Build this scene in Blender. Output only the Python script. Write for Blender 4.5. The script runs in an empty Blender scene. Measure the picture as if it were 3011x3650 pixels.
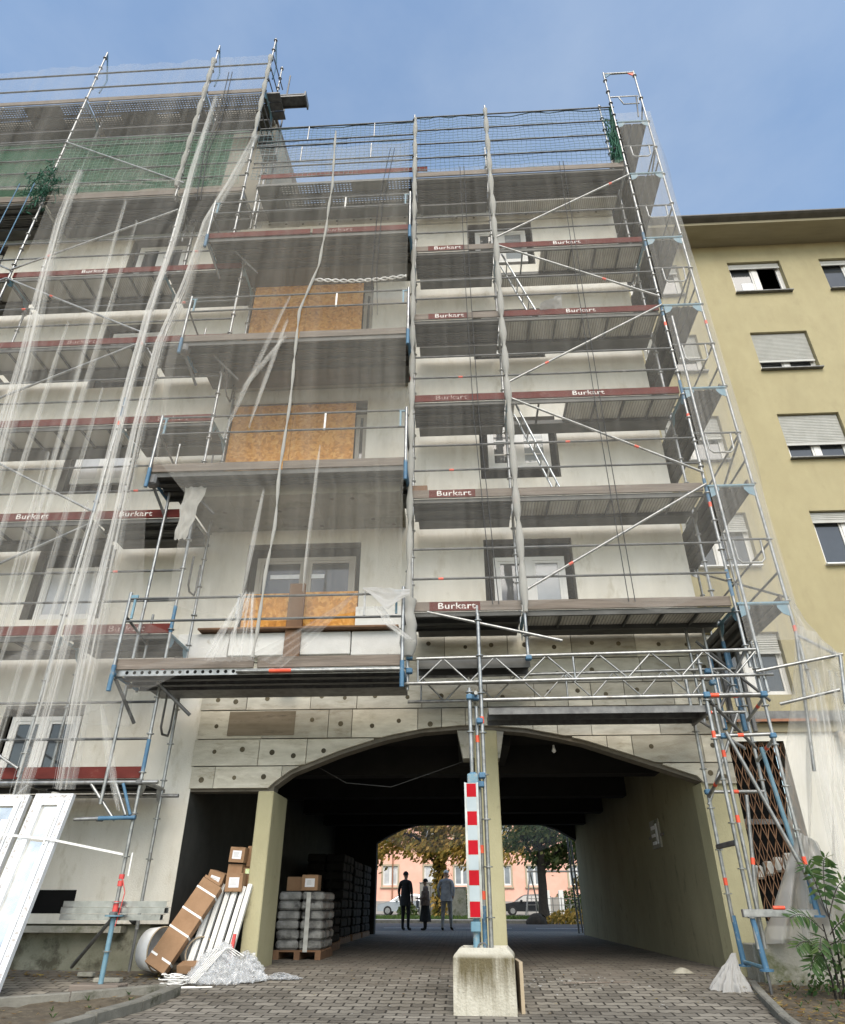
import bpy, math, random
from mathutils import Vector, Matrix, noise
random.seed(7)
scene = bpy.context.scene
COL = scene.collection
rad = math.radians
def V(*a): return Vector(a)

# ------------------------------------------------------------------ materials
def mat(name, build):
    m = bpy.data.materials.new(name); m.use_nodes = True
    nt = m.node_tree; nt.nodes.clear()
    out = nt.nodes.new('ShaderNodeOutputMaterial')
    build(nt, out)
    return m
def N(nt, typ, **kw):
    n = nt.nodes.new(typ)
    for k, v in kw.items():
        if k in n.inputs: n.inputs[k].default_value = v
        else: setattr(n, k, v)
    return n
def L(nt, a, ai, b, bi): nt.links.new(a.outputs[ai], b.inputs[bi])
def c4(c): return (c[0], c[1], c[2], 1)
def coords(nt, kind='Object'):
    return N(nt, 'ShaderNodeTexCoord'), kind
def mapping(nt, scale=(1,1,1), rot=(0,0,0), loc=(0,0,0), kind='Object'):
    t = N(nt, 'ShaderNodeTexCoord'); mp = N(nt, 'ShaderNodeMapping')
    mp.inputs['Scale'].default_value = scale; mp.inputs['Rotation'].default_value = rot; mp.inputs['Location'].default_value = loc
    L(nt, t, kind, mp, 'Vector'); return mp
def ramp(nt, src, out, stops):
    r = N(nt, 'ShaderNodeValToRGB'); nt.links.new(src.outputs[out], r.inputs['Fac'])
    e = r.color_ramp.elements
    while len(e) < len(stops): e.new(0.5)
    for i, (p, c) in enumerate(stops):
        e[i].position = p; e[i].color = c4(c) if len(c) == 3 else c
    return r
def rough_mat(name, c1, c2, scale=4, rough=.8, metal=0.0, bump=.0, bscale=60, stretch=(1,1,1), island=0.0, c3=None, spots=None, spec=.5, detail=8):
    """two tone noise material, optional per-piece variation, dirt spots and bump"""
    def b(nt, out):
        mp = mapping(nt, stretch)
        n = N(nt, 'ShaderNodeTexNoise', Scale=scale, Detail=detail, Roughness=.62); L(nt, mp, 'Vector', n, 'Vector')
        st = [(.32, c1), (.68, c2)] if c3 is None else [(.28, c1), (.55, c2), (.75, c3)]
        r = ramp(nt, n, 'Fac', st); last, lo = r, 'Color'
        if spots:
            sc, lo_, hi_, col = spots
            n2 = N(nt, 'ShaderNodeTexNoise', Scale=sc, Detail=5, Roughness=.7); L(nt, mp, 'Vector', n2, 'Vector')
            r2 = ramp(nt, n2, 'Fac', [(lo_, (0,0,0)), (hi_, (1,1,1))])
            mx = N(nt, 'ShaderNodeMixRGB'); L(nt, r2, 'Color', mx, 'Fac'); L(nt, last, lo, mx, 'Color1'); mx.inputs['Color2'].default_value = c4(col)
            last, lo = mx, 'Color'
        if island:
            g = N(nt, 'ShaderNodeNewGeometry'); mr = N(nt, 'ShaderNodeMapRange')
            mr.inputs['To Min'].default_value = 1-island; mr.inputs['To Max'].default_value = 1+island*.6
            L(nt, g, 'Random Per Island', mr, 'Value')
            mx = N(nt, 'ShaderNodeVectorMath', operation='SCALE'); L(nt, last, lo, mx, 0); L(nt, mr, 'Result', mx, 'Scale')
            last, lo = mx, 'Vector'
        p = N(nt, 'ShaderNodeBsdfPrincipled', Roughness=rough, Metallic=metal)
        p.inputs['Specular IOR Level'].default_value = spec
        L(nt, last, lo, p, 'Base Color')
        if bump:
            n3 = N(nt, 'ShaderNodeTexNoise', Scale=bscale, Detail=4); L(nt, mp, 'Vector', n3, 'Vector')
            bp = N(nt, 'ShaderNodeBump', Strength=bump, Distance=.02); L(nt, n3, 'Fac', bp, 'Height'); L(nt, bp, 'Normal', p, 'Normal')
        L(nt, p, 'BSDF', out, 'Surface')
    return mat(name, b)
M = {}
M['plaster'] = rough_mat('plaster', (.56,.53,.455), (.69,.66,.58), 1.1, .9, bump=.35, bscale=90, c3=(.74,.715,.645), spots=(2.6,.55,.74,(.50,.46,.365)), stretch=(1.6,1.6,.6), detail=12)
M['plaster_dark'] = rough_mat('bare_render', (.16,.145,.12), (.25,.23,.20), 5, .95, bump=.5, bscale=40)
M['plaster_white'] = rough_mat('white_render', (.66,.64,.56), (.74,.72,.66), 2, .9, bump=.2, bscale=90, spots=(3,.64,.8,(.5,.46,.36)))
M['yellow'] = rough_mat('yellow_render', (.355,.308,.18), (.405,.355,.21), 1.6, .92, bump=.45, bscale=170, spots=(2.4,.56,.85,(.325,.28,.165)), stretch=(1.3,1.3,.7), detail=12)
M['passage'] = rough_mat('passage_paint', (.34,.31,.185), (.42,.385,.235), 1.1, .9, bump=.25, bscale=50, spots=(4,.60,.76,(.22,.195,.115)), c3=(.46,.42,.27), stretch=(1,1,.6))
M['passage_wall'] = rough_mat('passage_paint_shaded', (.21,.19,.115), (.27,.245,.15), 1.1, .92, bump=.3, bscale=50, spots=(4,.58,.74,(.14,.125,.075)), c3=(.30,.275,.175), stretch=(1,1,.6))  # darker copy of the passage paint, shade of the deep passage in its colour
M['passage_shade'] = rough_mat('passage_shade_black', (.012,.0118,.011), (.02,.0195,.018), 3, .95)  # near-black colour carries the darkness under the passage ceiling
M['inwall'] = rough_mat('grey_passage_render', (.045,.045,.041), (.07,.069,.062), 3, .92, bump=.2)  # grey render with the passage shade darkened into its colour
M['insul'] = rough_mat('insulation_board', (.41,.38,.305), (.58,.55,.46), 3.5, .95, bump=.3, bscale=70, island=.28, stretch=(.8,1,3.0), spots=(3.6,.56,.78,(.27,.23,.155)))
M['insul_new'] = rough_mat('new_insulation_board', (.66,.65,.61), (.76,.75,.71), 4, .95, bump=.2, bscale=80, island=.1, spots=(6,.62,.75,(.45,.42,.36)))
M['dowel'] = rough_mat('dowel_plug', (.07,.055,.03), (.13,.11,.07), 20, .9, island=.5)
M['joint'] = rough_mat('board_joint', (.10,.09,.07), (.16,.14,.11), 8, .95)
M['soffit'] = rough_mat('balcony_insulation', (.21,.195,.15), (.29,.27,.21), 2, .95, bump=.2, spots=(1.6,.55,.7,(.15,.135,.085)), island=.14)
M['steel'] = rough_mat('galvanised_steel', (.20,.205,.20), (.41,.41,.40), 9, .38, .7, bump=.05, spots=(5,.58,.75,(.17,.15,.125)))
M['rail'] = rough_mat('shaded_rail_tube', (.06,.063,.063), (.13,.135,.135), 6, .5, .3, spots=(4,.62,.7,(.26,.26,.25)))  # darker copy of the steel, rails' shade against the bright wall in its colour
M['steel_dark'] = rough_mat('dull_steel', (.10,.10,.10), (.19,.19,.185), 8, .55, .5)
M['deck_steel'] = rough_mat('deck_steel', (.055,.055,.05), (.105,.105,.098), 5, .6, .3, stretch=(.4,1,1), spots=(3,.6,.75,(.15,.145,.13)))
M['blue'] = rough_mat('blue_paint', (.045,.12,.21), (.075,.18,.28), 7, .6, spots=(9,.56,.68,(.24,.27,.28)))
M['blue_light'] = rough_mat('pale_blue_paint', (.10,.21,.28), (.17,.29,.35), 7, .55, spots=(9,.56,.7,(.27,.28,.27)))
M['red'] = rough_mat('red_paint', (.70,.07,.03), (.85,.13,.06), 8, .5)
M['toe'] = rough_mat('redbrown_board', (.085,.017,.014), (.135,.028,.022), 6, .85, stretch=(.4,1,1), spots=(7,.60,.74,(.19,.095,.08)), spec=.25)
M['wood'] = rough_mat('weathered_timber', (.135,.11,.088), (.235,.195,.16), 4, .85, stretch=(.35,4,7), bump=.3, bscale=25, island=.12, spots=(3,.58,.7,(.33,.29,.25)))
M['wood_panel'] = rough_mat('weathered_panel', (.15,.12,.08), (.24,.20,.145), 3, .9, stretch=(.5,1,3), spots=(4,.55,.7,(.10,.08,.055)))
M['wood_brown'] = rough_mat('brown_timber', (.14,.075,.04), (.21,.115,.06), 5, .8, stretch=(1,1,.4))
M['letter'] = rough_mat('white_lettering', (.66,.63,.59), (.76,.74,.70), 12, .7, spots=(16,.52,.62,(.30,.15,.13)))
M['letter_faded'] = rough_mat('faded_lettering', (.30,.20,.18), (.44,.35,.32), 14, .8, spots=(18,.46,.58,(.17,.06,.05)))
M['cord_blue'] = rough_mat('bluegreen_cord', (.10,.17,.19), (.17,.25,.27), 3, .8)
M['cord_green'] = rough_mat('green_cord', (.006,.055,.03), (.015,.10,.055), 3, .85)
M['pvc'] = rough_mat('white_plastic', (.72,.73,.74), (.79,.80,.81), 4, .35)
M['alu'] = rough_mat('aluminium', (.30,.315,.32), (.50,.52,.53), 6, .28, .9, stretch=(1,1,1), spots=(5,.6,.7,(.22,.22,.21)))
M['shutter'] = rough_mat('grey_shutter', (.42,.42,.39), (.50,.50,.47), 4, .6)
M['frame_w'] = rough_mat('window_white', (.66,.65,.62), (.74,.73,.70), 4, .5)
M['frame_b'] = rough_mat('window_grey_frame', (.32,.29,.25), (.40,.37,.32), 4, .6)
M['dark'] = rough_mat('painted_darkness', (.008,.008,.008), (.012,.012,.012), 2, 1.0, spec=0)  # flat black painted for unlit rooms, openings, holes and gaps
M['concrete'] = rough_mat('concrete', (.36,.335,.27), (.50,.475,.40), 3.2, .95, bump=.45, bscale=45, stretch=(3.6,3.6,.8), spots=(1.6,.40,.74,(.15,.13,.08)))
M['concrete2'] = rough_mat('old_concrete', (.25,.24,.20), (.36,.345,.295), 3, .95, bump=.4, bscale=40, spots=(2.2,.5,.66,(.10,.11,.05)))
M['plinth'] = rough_mat('mossy_plinth', (.17,.17,.12), (.27,.265,.205), 3, .95, bump=.3, spots=(2.2,.5,.62,(.085,.08,.055)))
M['card'] = rough_mat('cardboard', (.25,.145,.075), (.34,.205,.115), 4, .85, bump=.1, spots=(5,.64,.75,(.18,.10,.05)))
M['paper'] = rough_mat('paper_label', (.74,.74,.76), (.80,.80,.82), 14, .7)
M['ink'] = rough_mat('black_ink', (.04,.04,.04), (.08,.08,.08), 12, .8)
M['greenprint'] = rough_mat('green_label', (.45,.62,.18), (.75,.8,.62), 40, .6)
M['strap'] = rough_mat('white_strap', (.74,.73,.70), (.80,.79,.76), 8, .5)
M['tape_red'] = rough_mat('red_tape', (.55,.05,.05), (.68,.10,.08), 8, .6)
M['board_red'] = rough_mat('reflective_red', (.36,.003,.010), (.43,.005,.014), 3, .6, spec=.15)
M['board_white'] = rough_mat('reflective_white', (.36,.42,.44), (.42,.475,.49), 3, .6, spec=.2)
M['asphalt'] = rough_mat('asphalt', (.05,.05,.052), (.085,.085,.088), 2, .9, bump=.2, bscale=120)
M['line'] = rough_mat('road_paint', (.6,.6,.58), (.72,.72,.70), 4, .8)
M['kerb'] = rough_mat('kerb_stone', (.12,.115,.095), (.21,.20,.17), 4, .95, bump=.4, bscale=40, spots=(3,.55,.68,(.06,.06,.04)))
M['dirt'] = rough_mat('soil', (.055,.042,.026), (.12,.095,.062), 5, 1, bump=.8, bscale=22, spots=(9,.55,.7,(.16,.135,.09)))
M['grass'] = rough_mat('grass', (.045,.085,.018), (.10,.15,.035), 3, 1, bump=.5, bscale=30)
M['pink'] = rough_mat('pink_render', (.74,.40,.30), (.82,.48,.37), 1, .9)
M['sand'] = rough_mat('sandstone', (.36,.29,.20), (.45,.37,.26), 3, .9)
M['tape_print'] = rough_mat('printed_tape', (.76,.77,.78), (.78,.79,.80), 4, .4, stretch=(1,1,1), spots=(26,.50,.56,(.40,.36,.33)))
M['grey_base'] = rough_mat('grey_base', (.28,.26,.24), (.36,.34,.31), 1.5, .9)
M['roof'] = rough_mat('roof_tiles', (.13,.105,.085), (.21,.17,.14), 1.4, .9, bump=.5, bscale=14, stretch=(1,3,3))
M['attic'] = rough_mat('attic_render', (.23,.205,.165), (.31,.28,.225), 1.2, .95, spots=(.8,.55,.7,(.17,.15,.12)))
M['gutter'] = rough_mat('dark_gutter', (.06,.055,.045), (.10,.09,.075), 4, .5)
M['eave'] = rough_mat('eave_board', (.27,.235,.15), (.34,.30,.20), 3, .85, stretch=(.3,2,1))
M['bark'] = rough_mat('bark', (.012,.010,.008), (.03,.025,.02), 8, .95, bump=.5)
M['skin'] = rough_mat('skin', (.42,.25,.18), (.48,.30,.22), 6, .6)
M['cloth_black'] = rough_mat('black_cloth', (.012,.012,.014), (.022,.022,.025), 12, .95)
M['cloth_grey'] = rough_mat('grey_cloth', (.26,.27,.31), (.55,.56,.60), 5, .9)
M['cloth_trouser'] = rough_mat('grey_trousers', (.16,.16,.17), (.36,.36,.37), 7, .9)
M['cloth_brown'] = rough_mat('patterned_cloth', (.10,.06,.05), (.22,.17,.15), 16, .9)
M['car'] = rough_mat('silver_paint', (.46,.50,.54), (.52,.56,.60), 3, .22, .5)
M['car_dark'] = rough_mat('dark_car_paint', (.02,.022,.025), (.03,.032,.036), 3, .2, .2)
M['rubber'] = rough_mat('rubber', (.012,.012,.012), (.02,.02,.02), 8, .9)
M['bag'] = rough_mat('plastic_sacking', (.10,.10,.095), (.30,.30,.285), 7, .4, spots=(3,.5,.60,(.05,.05,.05)), bump=.6, bscale=18)
M['pack'] = rough_mat('shaded_wrapping', (.004,.004,.0037), (.009,.009,.0085), 4, .8, spots=(9,.70,.74,(.07,.07,.065)), bump=.4, spec=.2)  # blackened copy of the sacking, deep passage shade put into its colour
M['orange'] = rough_mat('orange_leaf', (.45,.17,.02), (.55,.25,.04), 8, .8)
M['rope'] = rough_mat('dark_rope', (.05,.05,.05), (.08,.08,.08), 9, .9)
M['lead'] = rough_mat('copper_flashing', (.25,.10,.05), (.32,.14,.07), 9, .6)

def osb_b(nt, out):
    mp = mapping(nt)
    nz = N(nt, 'ShaderNodeTexNoise', Scale=2.5, Detail=3); L(nt, mp, 'Vector', nz, 'Vector')
    mx = N(nt, 'ShaderNodeMixRGB', Fac=.25); L(nt, mp, 'Vector', mx, 'Color1'); L(nt, nz, 'Color', mx, 'Color2')
    v = N(nt, 'ShaderNodeTexVoronoi', Scale=24); L(nt, mx, 'Color', v, 'Vector')
    n = N(nt, 'ShaderNodeTexNoise', Scale=16, Detail=5); L(nt, mp, 'Vector', n, 'Vector')
    bw = N(nt, 'ShaderNodeRGBToBW'); L(nt, v, 'Color', bw, 'Color')
    ad = N(nt, 'ShaderNodeMath', operation='ADD'); L(nt, bw, 'Val', ad, 0); L(nt, n, 'Fac', ad, 1)
    h = N(nt, 'ShaderNodeMath', operation='MULTIPLY'); L(nt, ad, 0, h, 0); h.inputs[1].default_value = .5
    r = ramp(nt, h, 0, [(.25, (.42,.165,.025)), (.5, (.66,.29,.05)), (.75, (.78,.43,.12))])
    p = N(nt, 'ShaderNodeBsdfPrincipled', Roughness=.75); L(nt, r, 'Color', p, 'Base Color')
    L(nt, p, 'BSDF', out, 'Surface')
M['osb'] = mat('osb_board', osb_b)

def ply_b(nt, out):      # underside of the decks: thin board ribs across
    mp = mapping(nt)
    w = N(nt, 'ShaderNodeTexWave', Scale=6.5, Distortion=.15); w.bands_direction = 'X'; L(nt, mp, 'Vector', w, 'Vector')
    n = N(nt, 'ShaderNodeTexNoise', Scale=3, Detail=6); L(nt, mp, 'Vector', n, 'Vector')
    r = ramp(nt, n, 'Fac', [(.3, (.38,.36,.31)), (.7, (.54,.515,.45))])
    r2 = ramp(nt, w, 'Fac', [(0, (.55,.55,.55)), (.4, (1,1,1))])
    mx = N(nt, 'ShaderNodeMixRGB', blend_type='MULTIPLY', Fac=1); L(nt, r, 'Color', mx, 'Color1'); L(nt, r2, 'Color', mx, 'Color2')
    p = N(nt, 'ShaderNodeBsdfPrincipled', Roughness=.75); L(nt, mx, 'Color', p, 'Base Color')
    bp = N(nt, 'ShaderNodeBump', Strength=.4, Distance=.01); L(nt, w, 'Fac', bp, 'Height'); L(nt, bp, 'Normal', p, 'Normal')
    L(nt, p, 'BSDF', out, 'Surface')
M['ply'] = mat('deck_board', ply_b)

def glass_b(c, r):
    def b(nt, out):
        mp = mapping(nt); n = N(nt, 'ShaderNodeTexNoise', Scale=1.6, Detail=3); L(nt, mp, 'Vector', n, 'Vector')
        rr = ramp(nt, n, 'Fac', [(.35, tuple(x*.7 for x in c)), (.7, c)])
        p = N(nt, 'ShaderNodeBsdfPrincipled', Roughness=r); L(nt, rr, 'Color', p, 'Base Color')
        p.inputs['Specular IOR Level'].default_value = .8
        L(nt, p, 'BSDF', out, 'Surface')
    return b
M['glass'] = mat('window_glass', glass_b((.045,.05,.055), .05))
M['glass_pale'] = mat('curtained_glass', glass_b((.30,.33,.35), .1))
def mirror_b(nt, out):      # new panes under protective film: they mirror the sky behind the camera
    mp = mapping(nt); n = N(nt, 'ShaderNodeTexNoise', Scale=2.2, Detail=6); L(nt, mp, 'Vector', n, 'Vector')
    r = ramp(nt, n, 'Fac', [(.35, (.55,.55,.52)), (.6, (.95,.92,.85))])
    pb = N(nt, 'ShaderNodeBsdfPrincipled', Roughness=.06, Metallic=.75); L(nt, r, 'Color', pb, 'Base Color'); L(nt, pb, 'BSDF', out, 'Surface')
M['glass_film'] = mat('film_covered_glass', mirror_b)
M['glass_lit'] = mat('white_curtain_glass', glass_b((.62,.62,.62), .2))

def net_b(alpha, col, streak=.1, sscale=(26,1.2,1), hole=0):
    """woven scaffold net: part of the light goes between the threads; thread density varies along the cloth"""
    def b(nt, out):
        mp = mapping(nt, sscale, kind='UV')
        n = N(nt, 'ShaderNodeTexNoise', Scale=1.0, Detail=5, Roughness=.6); L(nt, mp, 'Vector', n, 'Vector')
        mr = N(nt, 'ShaderNodeMapRange'); mr.inputs['From Min'].default_value = .3; mr.inputs['From Max'].default_value = .75
        mr.inputs['To Min'].default_value = alpha-streak*.4; mr.inputs['To Max'].default_value = alpha+streak
        L(nt, n, 'Fac', mr, 'Value')
        d = N(nt, 'ShaderNodeBsdfDiffuse', Color=c4(col)); t = N(nt, 'ShaderNodeBsdfTranslucent', Color=c4(col))
        m1 = N(nt, 'ShaderNodeMixShader', Fac=.4); L(nt, d, 'BSDF', m1, 1); L(nt, t, 'BSDF', m1, 2)
        tr = N(nt, 'ShaderNodeBsdfTransparent')
        m2 = N(nt, 'ShaderNodeMixShader'); L(nt, mr, 'Result', m2, 'Fac'); L(nt, tr, 'BSDF', m2, 1); L(nt, m1, 'Shader', m2, 2)
        L(nt, m2, 'Shader', out, 'Surface')
    return b
M['net'] = mat('white_net', net_b(.125, (.66,.64,.60), .13))
M['net_thin'] = mat('thin_white_net', net_b(.10, (.62,.60,.56), .08, (14,1.0,1)))
M['net_mid'] = mat('mid_white_net', net_b(.165, (.56,.54,.49), .12, (20,1.0,1)))
M['net_fold'] = mat('folded_white_net', net_b(.17, (.80,.79,.75), .12, (6,1.0,1)))
M['net_seam'] = mat('rolled_white_net', net_b(.86, (.56,.55,.51), .1, (6,8,1)))
M['net_drape'] = mat('draped_white_net', net_b(.34, (.72,.70,.65), .16, (9,1.5,1)))
M['net_strand'] = mat('net_crease_white', net_b(.26, (.84,.83,.80), .24, (2,14,1)))
M['net_end'] = mat('end_white_net', net_b(.20, (.66,.64,.60), .16, (10,2.0,1)))
M['net_green'] = mat('green_net', net_b(.80, (.03,.12,.07), .12, (8,4,1)))
def film_b(nt, out):
    mp = mapping(nt, (5,5,1), kind='UV'); n = N(nt, 'ShaderNodeTexNoise', Scale=1.6, Detail=5); L(nt, mp, 'Vector', n, 'Vector')
    r = ramp(nt, n, 'Fac', [(.35, (.08,.08,.08)), (.70, (.50,.50,.50))])
    pb = N(nt, 'ShaderNodeBsdfPrincipled', Roughness=.12); pb.inputs['Base Color'].default_value = (.66,.67,.68,1); pb.inputs['Specular IOR Level'].default_value = 1.0
    tr = N(nt, 'ShaderNodeBsdfTransparent'); m2 = N(nt, 'ShaderNodeMixShader'); L(nt, r, 'Color', m2, 'Fac'); L(nt, tr, 'BSDF', m2, 1); L(nt, pb, 'BSDF', m2, 2); L(nt, m2, 'Shader', out, 'Surface')
M['film'] = mat('clear_film', film_b)
M['fleece'] = mat('white_fleece', net_b(.85, (.56,.55,.53), .1, (4,4,1)))

def block_b(nt, out):      # ballast block: green brown run-off stain hanging down from the rim
    mp = mapping(nt); n = N(nt, 'ShaderNodeTexNoise', Scale=6, Detail=8, Roughness=.65); L(nt, mp, 'Vector', n, 'Vector')
    base = ramp(nt, n, 'Fac', [(.3, (.37,.345,.275)), (.7, (.52,.495,.415))])
    mp2 = mapping(nt, (9,9,1.1)); n2 = N(nt, 'ShaderNodeTexNoise', Scale=1, Detail=6, Roughness=.7); L(nt, mp2, 'Vector', n2, 'Vector')
    t = N(nt, 'ShaderNodeTexCoord'); sp = N(nt, 'ShaderNodeSeparateXYZ'); L(nt, t, 'Object', sp, 0)
    up = N(nt, 'ShaderNodeMapRange'); L(nt, sp, 'Z', up, 'Value'); up.inputs['From Min'].default_value = -.12; up.inputs['From Max'].default_value = .24
    cut = N(nt, 'ShaderNodeMapRange'); L(nt, sp, 'Z', cut, 'Value'); cut.inputs['From Min'].default_value = .30; cut.inputs['From Max'].default_value = .25
    a = N(nt, 'ShaderNodeMath', operation='MULTIPLY_ADD'); L(nt, up, 'Result', a, 0); a.inputs[1].default_value = .34; L(nt, n2, 'Fac', a, 2)
    r = ramp(nt, a, 0, [(.50, (0,0,0)), (.84, (1,1,1))])
    m = N(nt, 'ShaderNodeMath', operation='MULTIPLY'); L(nt, r, 'Color', m, 0); L(nt, cut, 'Result', m, 1)
    mx = N(nt, 'ShaderNodeMixRGB'); L(nt, m, 0, mx, 'Fac'); L(nt, base, 'Color', mx, 'Color1'); mx.inputs['Color2'].default_value = (.115,.095,.05,1)
    p = N(nt, 'ShaderNodeBsdfPrincipled', Roughness=.95); L(nt, mx, 'Color', p, 'Base Color')
    n3 = N(nt, 'ShaderNodeTexNoise', Scale=45, Detail=5); L(nt, mp, 'Vector', n3, 'Vector'); bp = N(nt, 'ShaderNodeBump', Strength=.5, Distance=.02); L(nt, n3, 'Fac', bp, 'Height'); L(nt, bp, 'Normal', p, 'Normal')
    L(nt, p, 'BSDF', out, 'Surface')
M['block'] = mat('stained_concrete', block_b)

def paver_b(nt, out):
    t = N(nt, 'ShaderNodeTexCoord'); sp = N(nt, 'ShaderNodeSeparateXYZ'); L(nt, t, 'Object', sp, 0)
    # interlocking stones: the cross joints step to and fro
    pp = N(nt, 'ShaderNodeMath', operation='PINGPONG'); L(nt, sp, 'X', pp, 0); pp.inputs[1].default_value = .06
    ml = N(nt, 'ShaderNodeMath', operation='MULTIPLY'); L(nt, pp, 0, ml, 0); ml.inputs[1].default_value = .42
    ad = N(nt, 'ShaderNodeMath', operation='ADD'); L(nt, sp, 'Y', ad, 0); L(nt, ml, 0, ad, 1)
    nz = N(nt, 'ShaderNodeTexNoise', Scale=9, Detail=2); L(nt, t, 'Object', nz, 'Vector')
    nm = N(nt, 'ShaderNodeMath', operation='MULTIPLY_ADD'); L(nt, nz, 'Fac', nm, 0); nm.inputs[1].default_value = .02; L(nt, ad, 0, nm, 2)
    cb = N(nt, 'ShaderNodeCombineXYZ'); L(nt, sp, 'X', cb, 0); L(nt, nm, 0, cb, 1)
    br = N(nt, 'ShaderNodeTexBrick', Scale=1.0); br.inputs['Brick Width'].default_value = .24; br.inputs['Row Height'].default_value = .145
    br.inputs['Mortar Size'].default_value = .012; br.inputs['Mortar Smooth'].default_value = .25; br.inputs['Bias'].default_value = .05
    br.inputs['Color1'].default_value = (.125,.113,.095,1); br.inputs['Color2'].default_value = (.245,.227,.195,1); br.inputs['Mortar'].default_value = (.035,.03,.023,1)
    L(nt, cb, 0, br, 'Vector')
    n = N(nt, 'ShaderNodeTexNoise', Scale=.9, Detail=8, Roughness=.7); L(nt, t, 'Object', n, 'Vector')
    r = ramp(nt, n, 'Fac', [(.30, (.50,.46,.40)), (.48, (.92,.90,.86)), (.66, (1.18,1.15,1.1))])
    mx = N(nt, 'ShaderNodeMixRGB', blend_type='MULTIPLY', Fac=1); L(nt, br, 'Color', mx, 'Color1'); L(nt, r, 'Color', mx, 'Color2')
    n2 = N(nt, 'ShaderNodeTexNoise', Scale=26, Detail=4, Roughness=.8); L(nt, t, 'Object', n2, 'Vector')
    r2 = ramp(nt, n2, 'Fac', [(.62, (0,0,0)), (.74, (1,1,1))])
    mx2 = N(nt, 'ShaderNodeMixRGB'); L(nt, r2, 'Color', mx2, 'Fac'); L(nt, mx, 'Color', mx2, 'Color1'); mx2.inputs['Color2'].default_value = (.30,.28,.24,1)
    # mortar dust and sand trodden over the joints in front of the arch
    gy = N(nt, 'ShaderNodeMapRange'); L(nt, sp, 'Y', gy, 'Value'); gy.inputs['From Min'].default_value = 9.6; gy.inputs['From Max'].default_value = 10.4
    n3 = N(nt, 'ShaderNodeTexNoise', Scale=1.4, Detail=7, Roughness=.72); L(nt, t, 'Object', n3, 'Vector')
    r3 = ramp(nt, n3, 'Fac', [(.42, (0,0,0)), (.62, (1,1,1))])
    m3 = N(nt, 'ShaderNodeMath', operation='MULTIPLY'); L(nt, gy, 'Result', m3, 0); L(nt, r3, 'Color', m3, 1)
    m4 = N(nt, 'ShaderNodeMath', operation='MULTIPLY'); L(nt, m3, 0, m4, 0); m4.inputs[1].default_value = .95
    mx3 = N(nt, 'ShaderNodeMixRGB'); L(nt, m4, 0, mx3, 'Fac'); L(nt, mx2, 'Color', mx3, 'Color1'); mx3.inputs['Color2'].default_value = (.17,.145,.115,1)
    p = N(nt, 'ShaderNodeBsdfPrincipled', Roughness=.85); L(nt, mx3, 'Color', p, 'Base Color')
    iv = N(nt, 'ShaderNodeMath', operation='SUBTRACT'); iv.inputs[0].default_value = 1; L(nt, br, 'Fac', iv, 1)
    bp = N(nt, 'ShaderNodeBump', Strength=.7, Distance=.012); L(nt, iv, 0, bp, 'Height'); L(nt, bp, 'Normal', p, 'Normal')
    L(nt, p, 'BSDF', out, 'Surface')
M['paver'] = mat('interlocking_pavers', paver_b)

def leaf_b(a, b_, c):
    def b(nt, out):
        g = N(nt, 'ShaderNodeNewGeometry'); r = ramp(nt, g, 'Random Per Island', [(0, a), (.5, b_), (1, c)])
        d = N(nt, 'ShaderNodeBsdfPrincipled', Roughness=.6); L(nt, r, 'Color', d, 'Base Color')
        t = N(nt, 'ShaderNodeBsdfTranslucent'); L(nt, r, 'Color', t, 'Color')
        m = N(nt, 'ShaderNodeMixShader', Fac=.45); L(nt, d, 'BSDF', m, 1); L(nt, t, 'BSDF', m, 2); L(nt, m, 'Shader', out, 'Surface')
    return b
M['leaf_autumn'] = mat('autumn_leaves', leaf_b((.14,.15,.03), (.42,.29,.06), (.62,.40,.10)))
M['leaf_dark'] = mat('dark_leaves', leaf_b((.03,.06,.015), (.07,.11,.03), (.16,.17,.05)))
M['leaf_green'] = mat('green_leaflets', leaf_b((.03,.08,.02), (.06,.12,.03), (.10,.15,.04)))
M['litter'] = mat('leaf_litter', leaf_b((.10,.06,.03), (.25,.15,.05), (.42,.33,.10)))
M['scrap'] = mat('paper_scraps', leaf_b((.5,.5,.48), (.6,.6,.58), (.7,.7,.7)))

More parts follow.
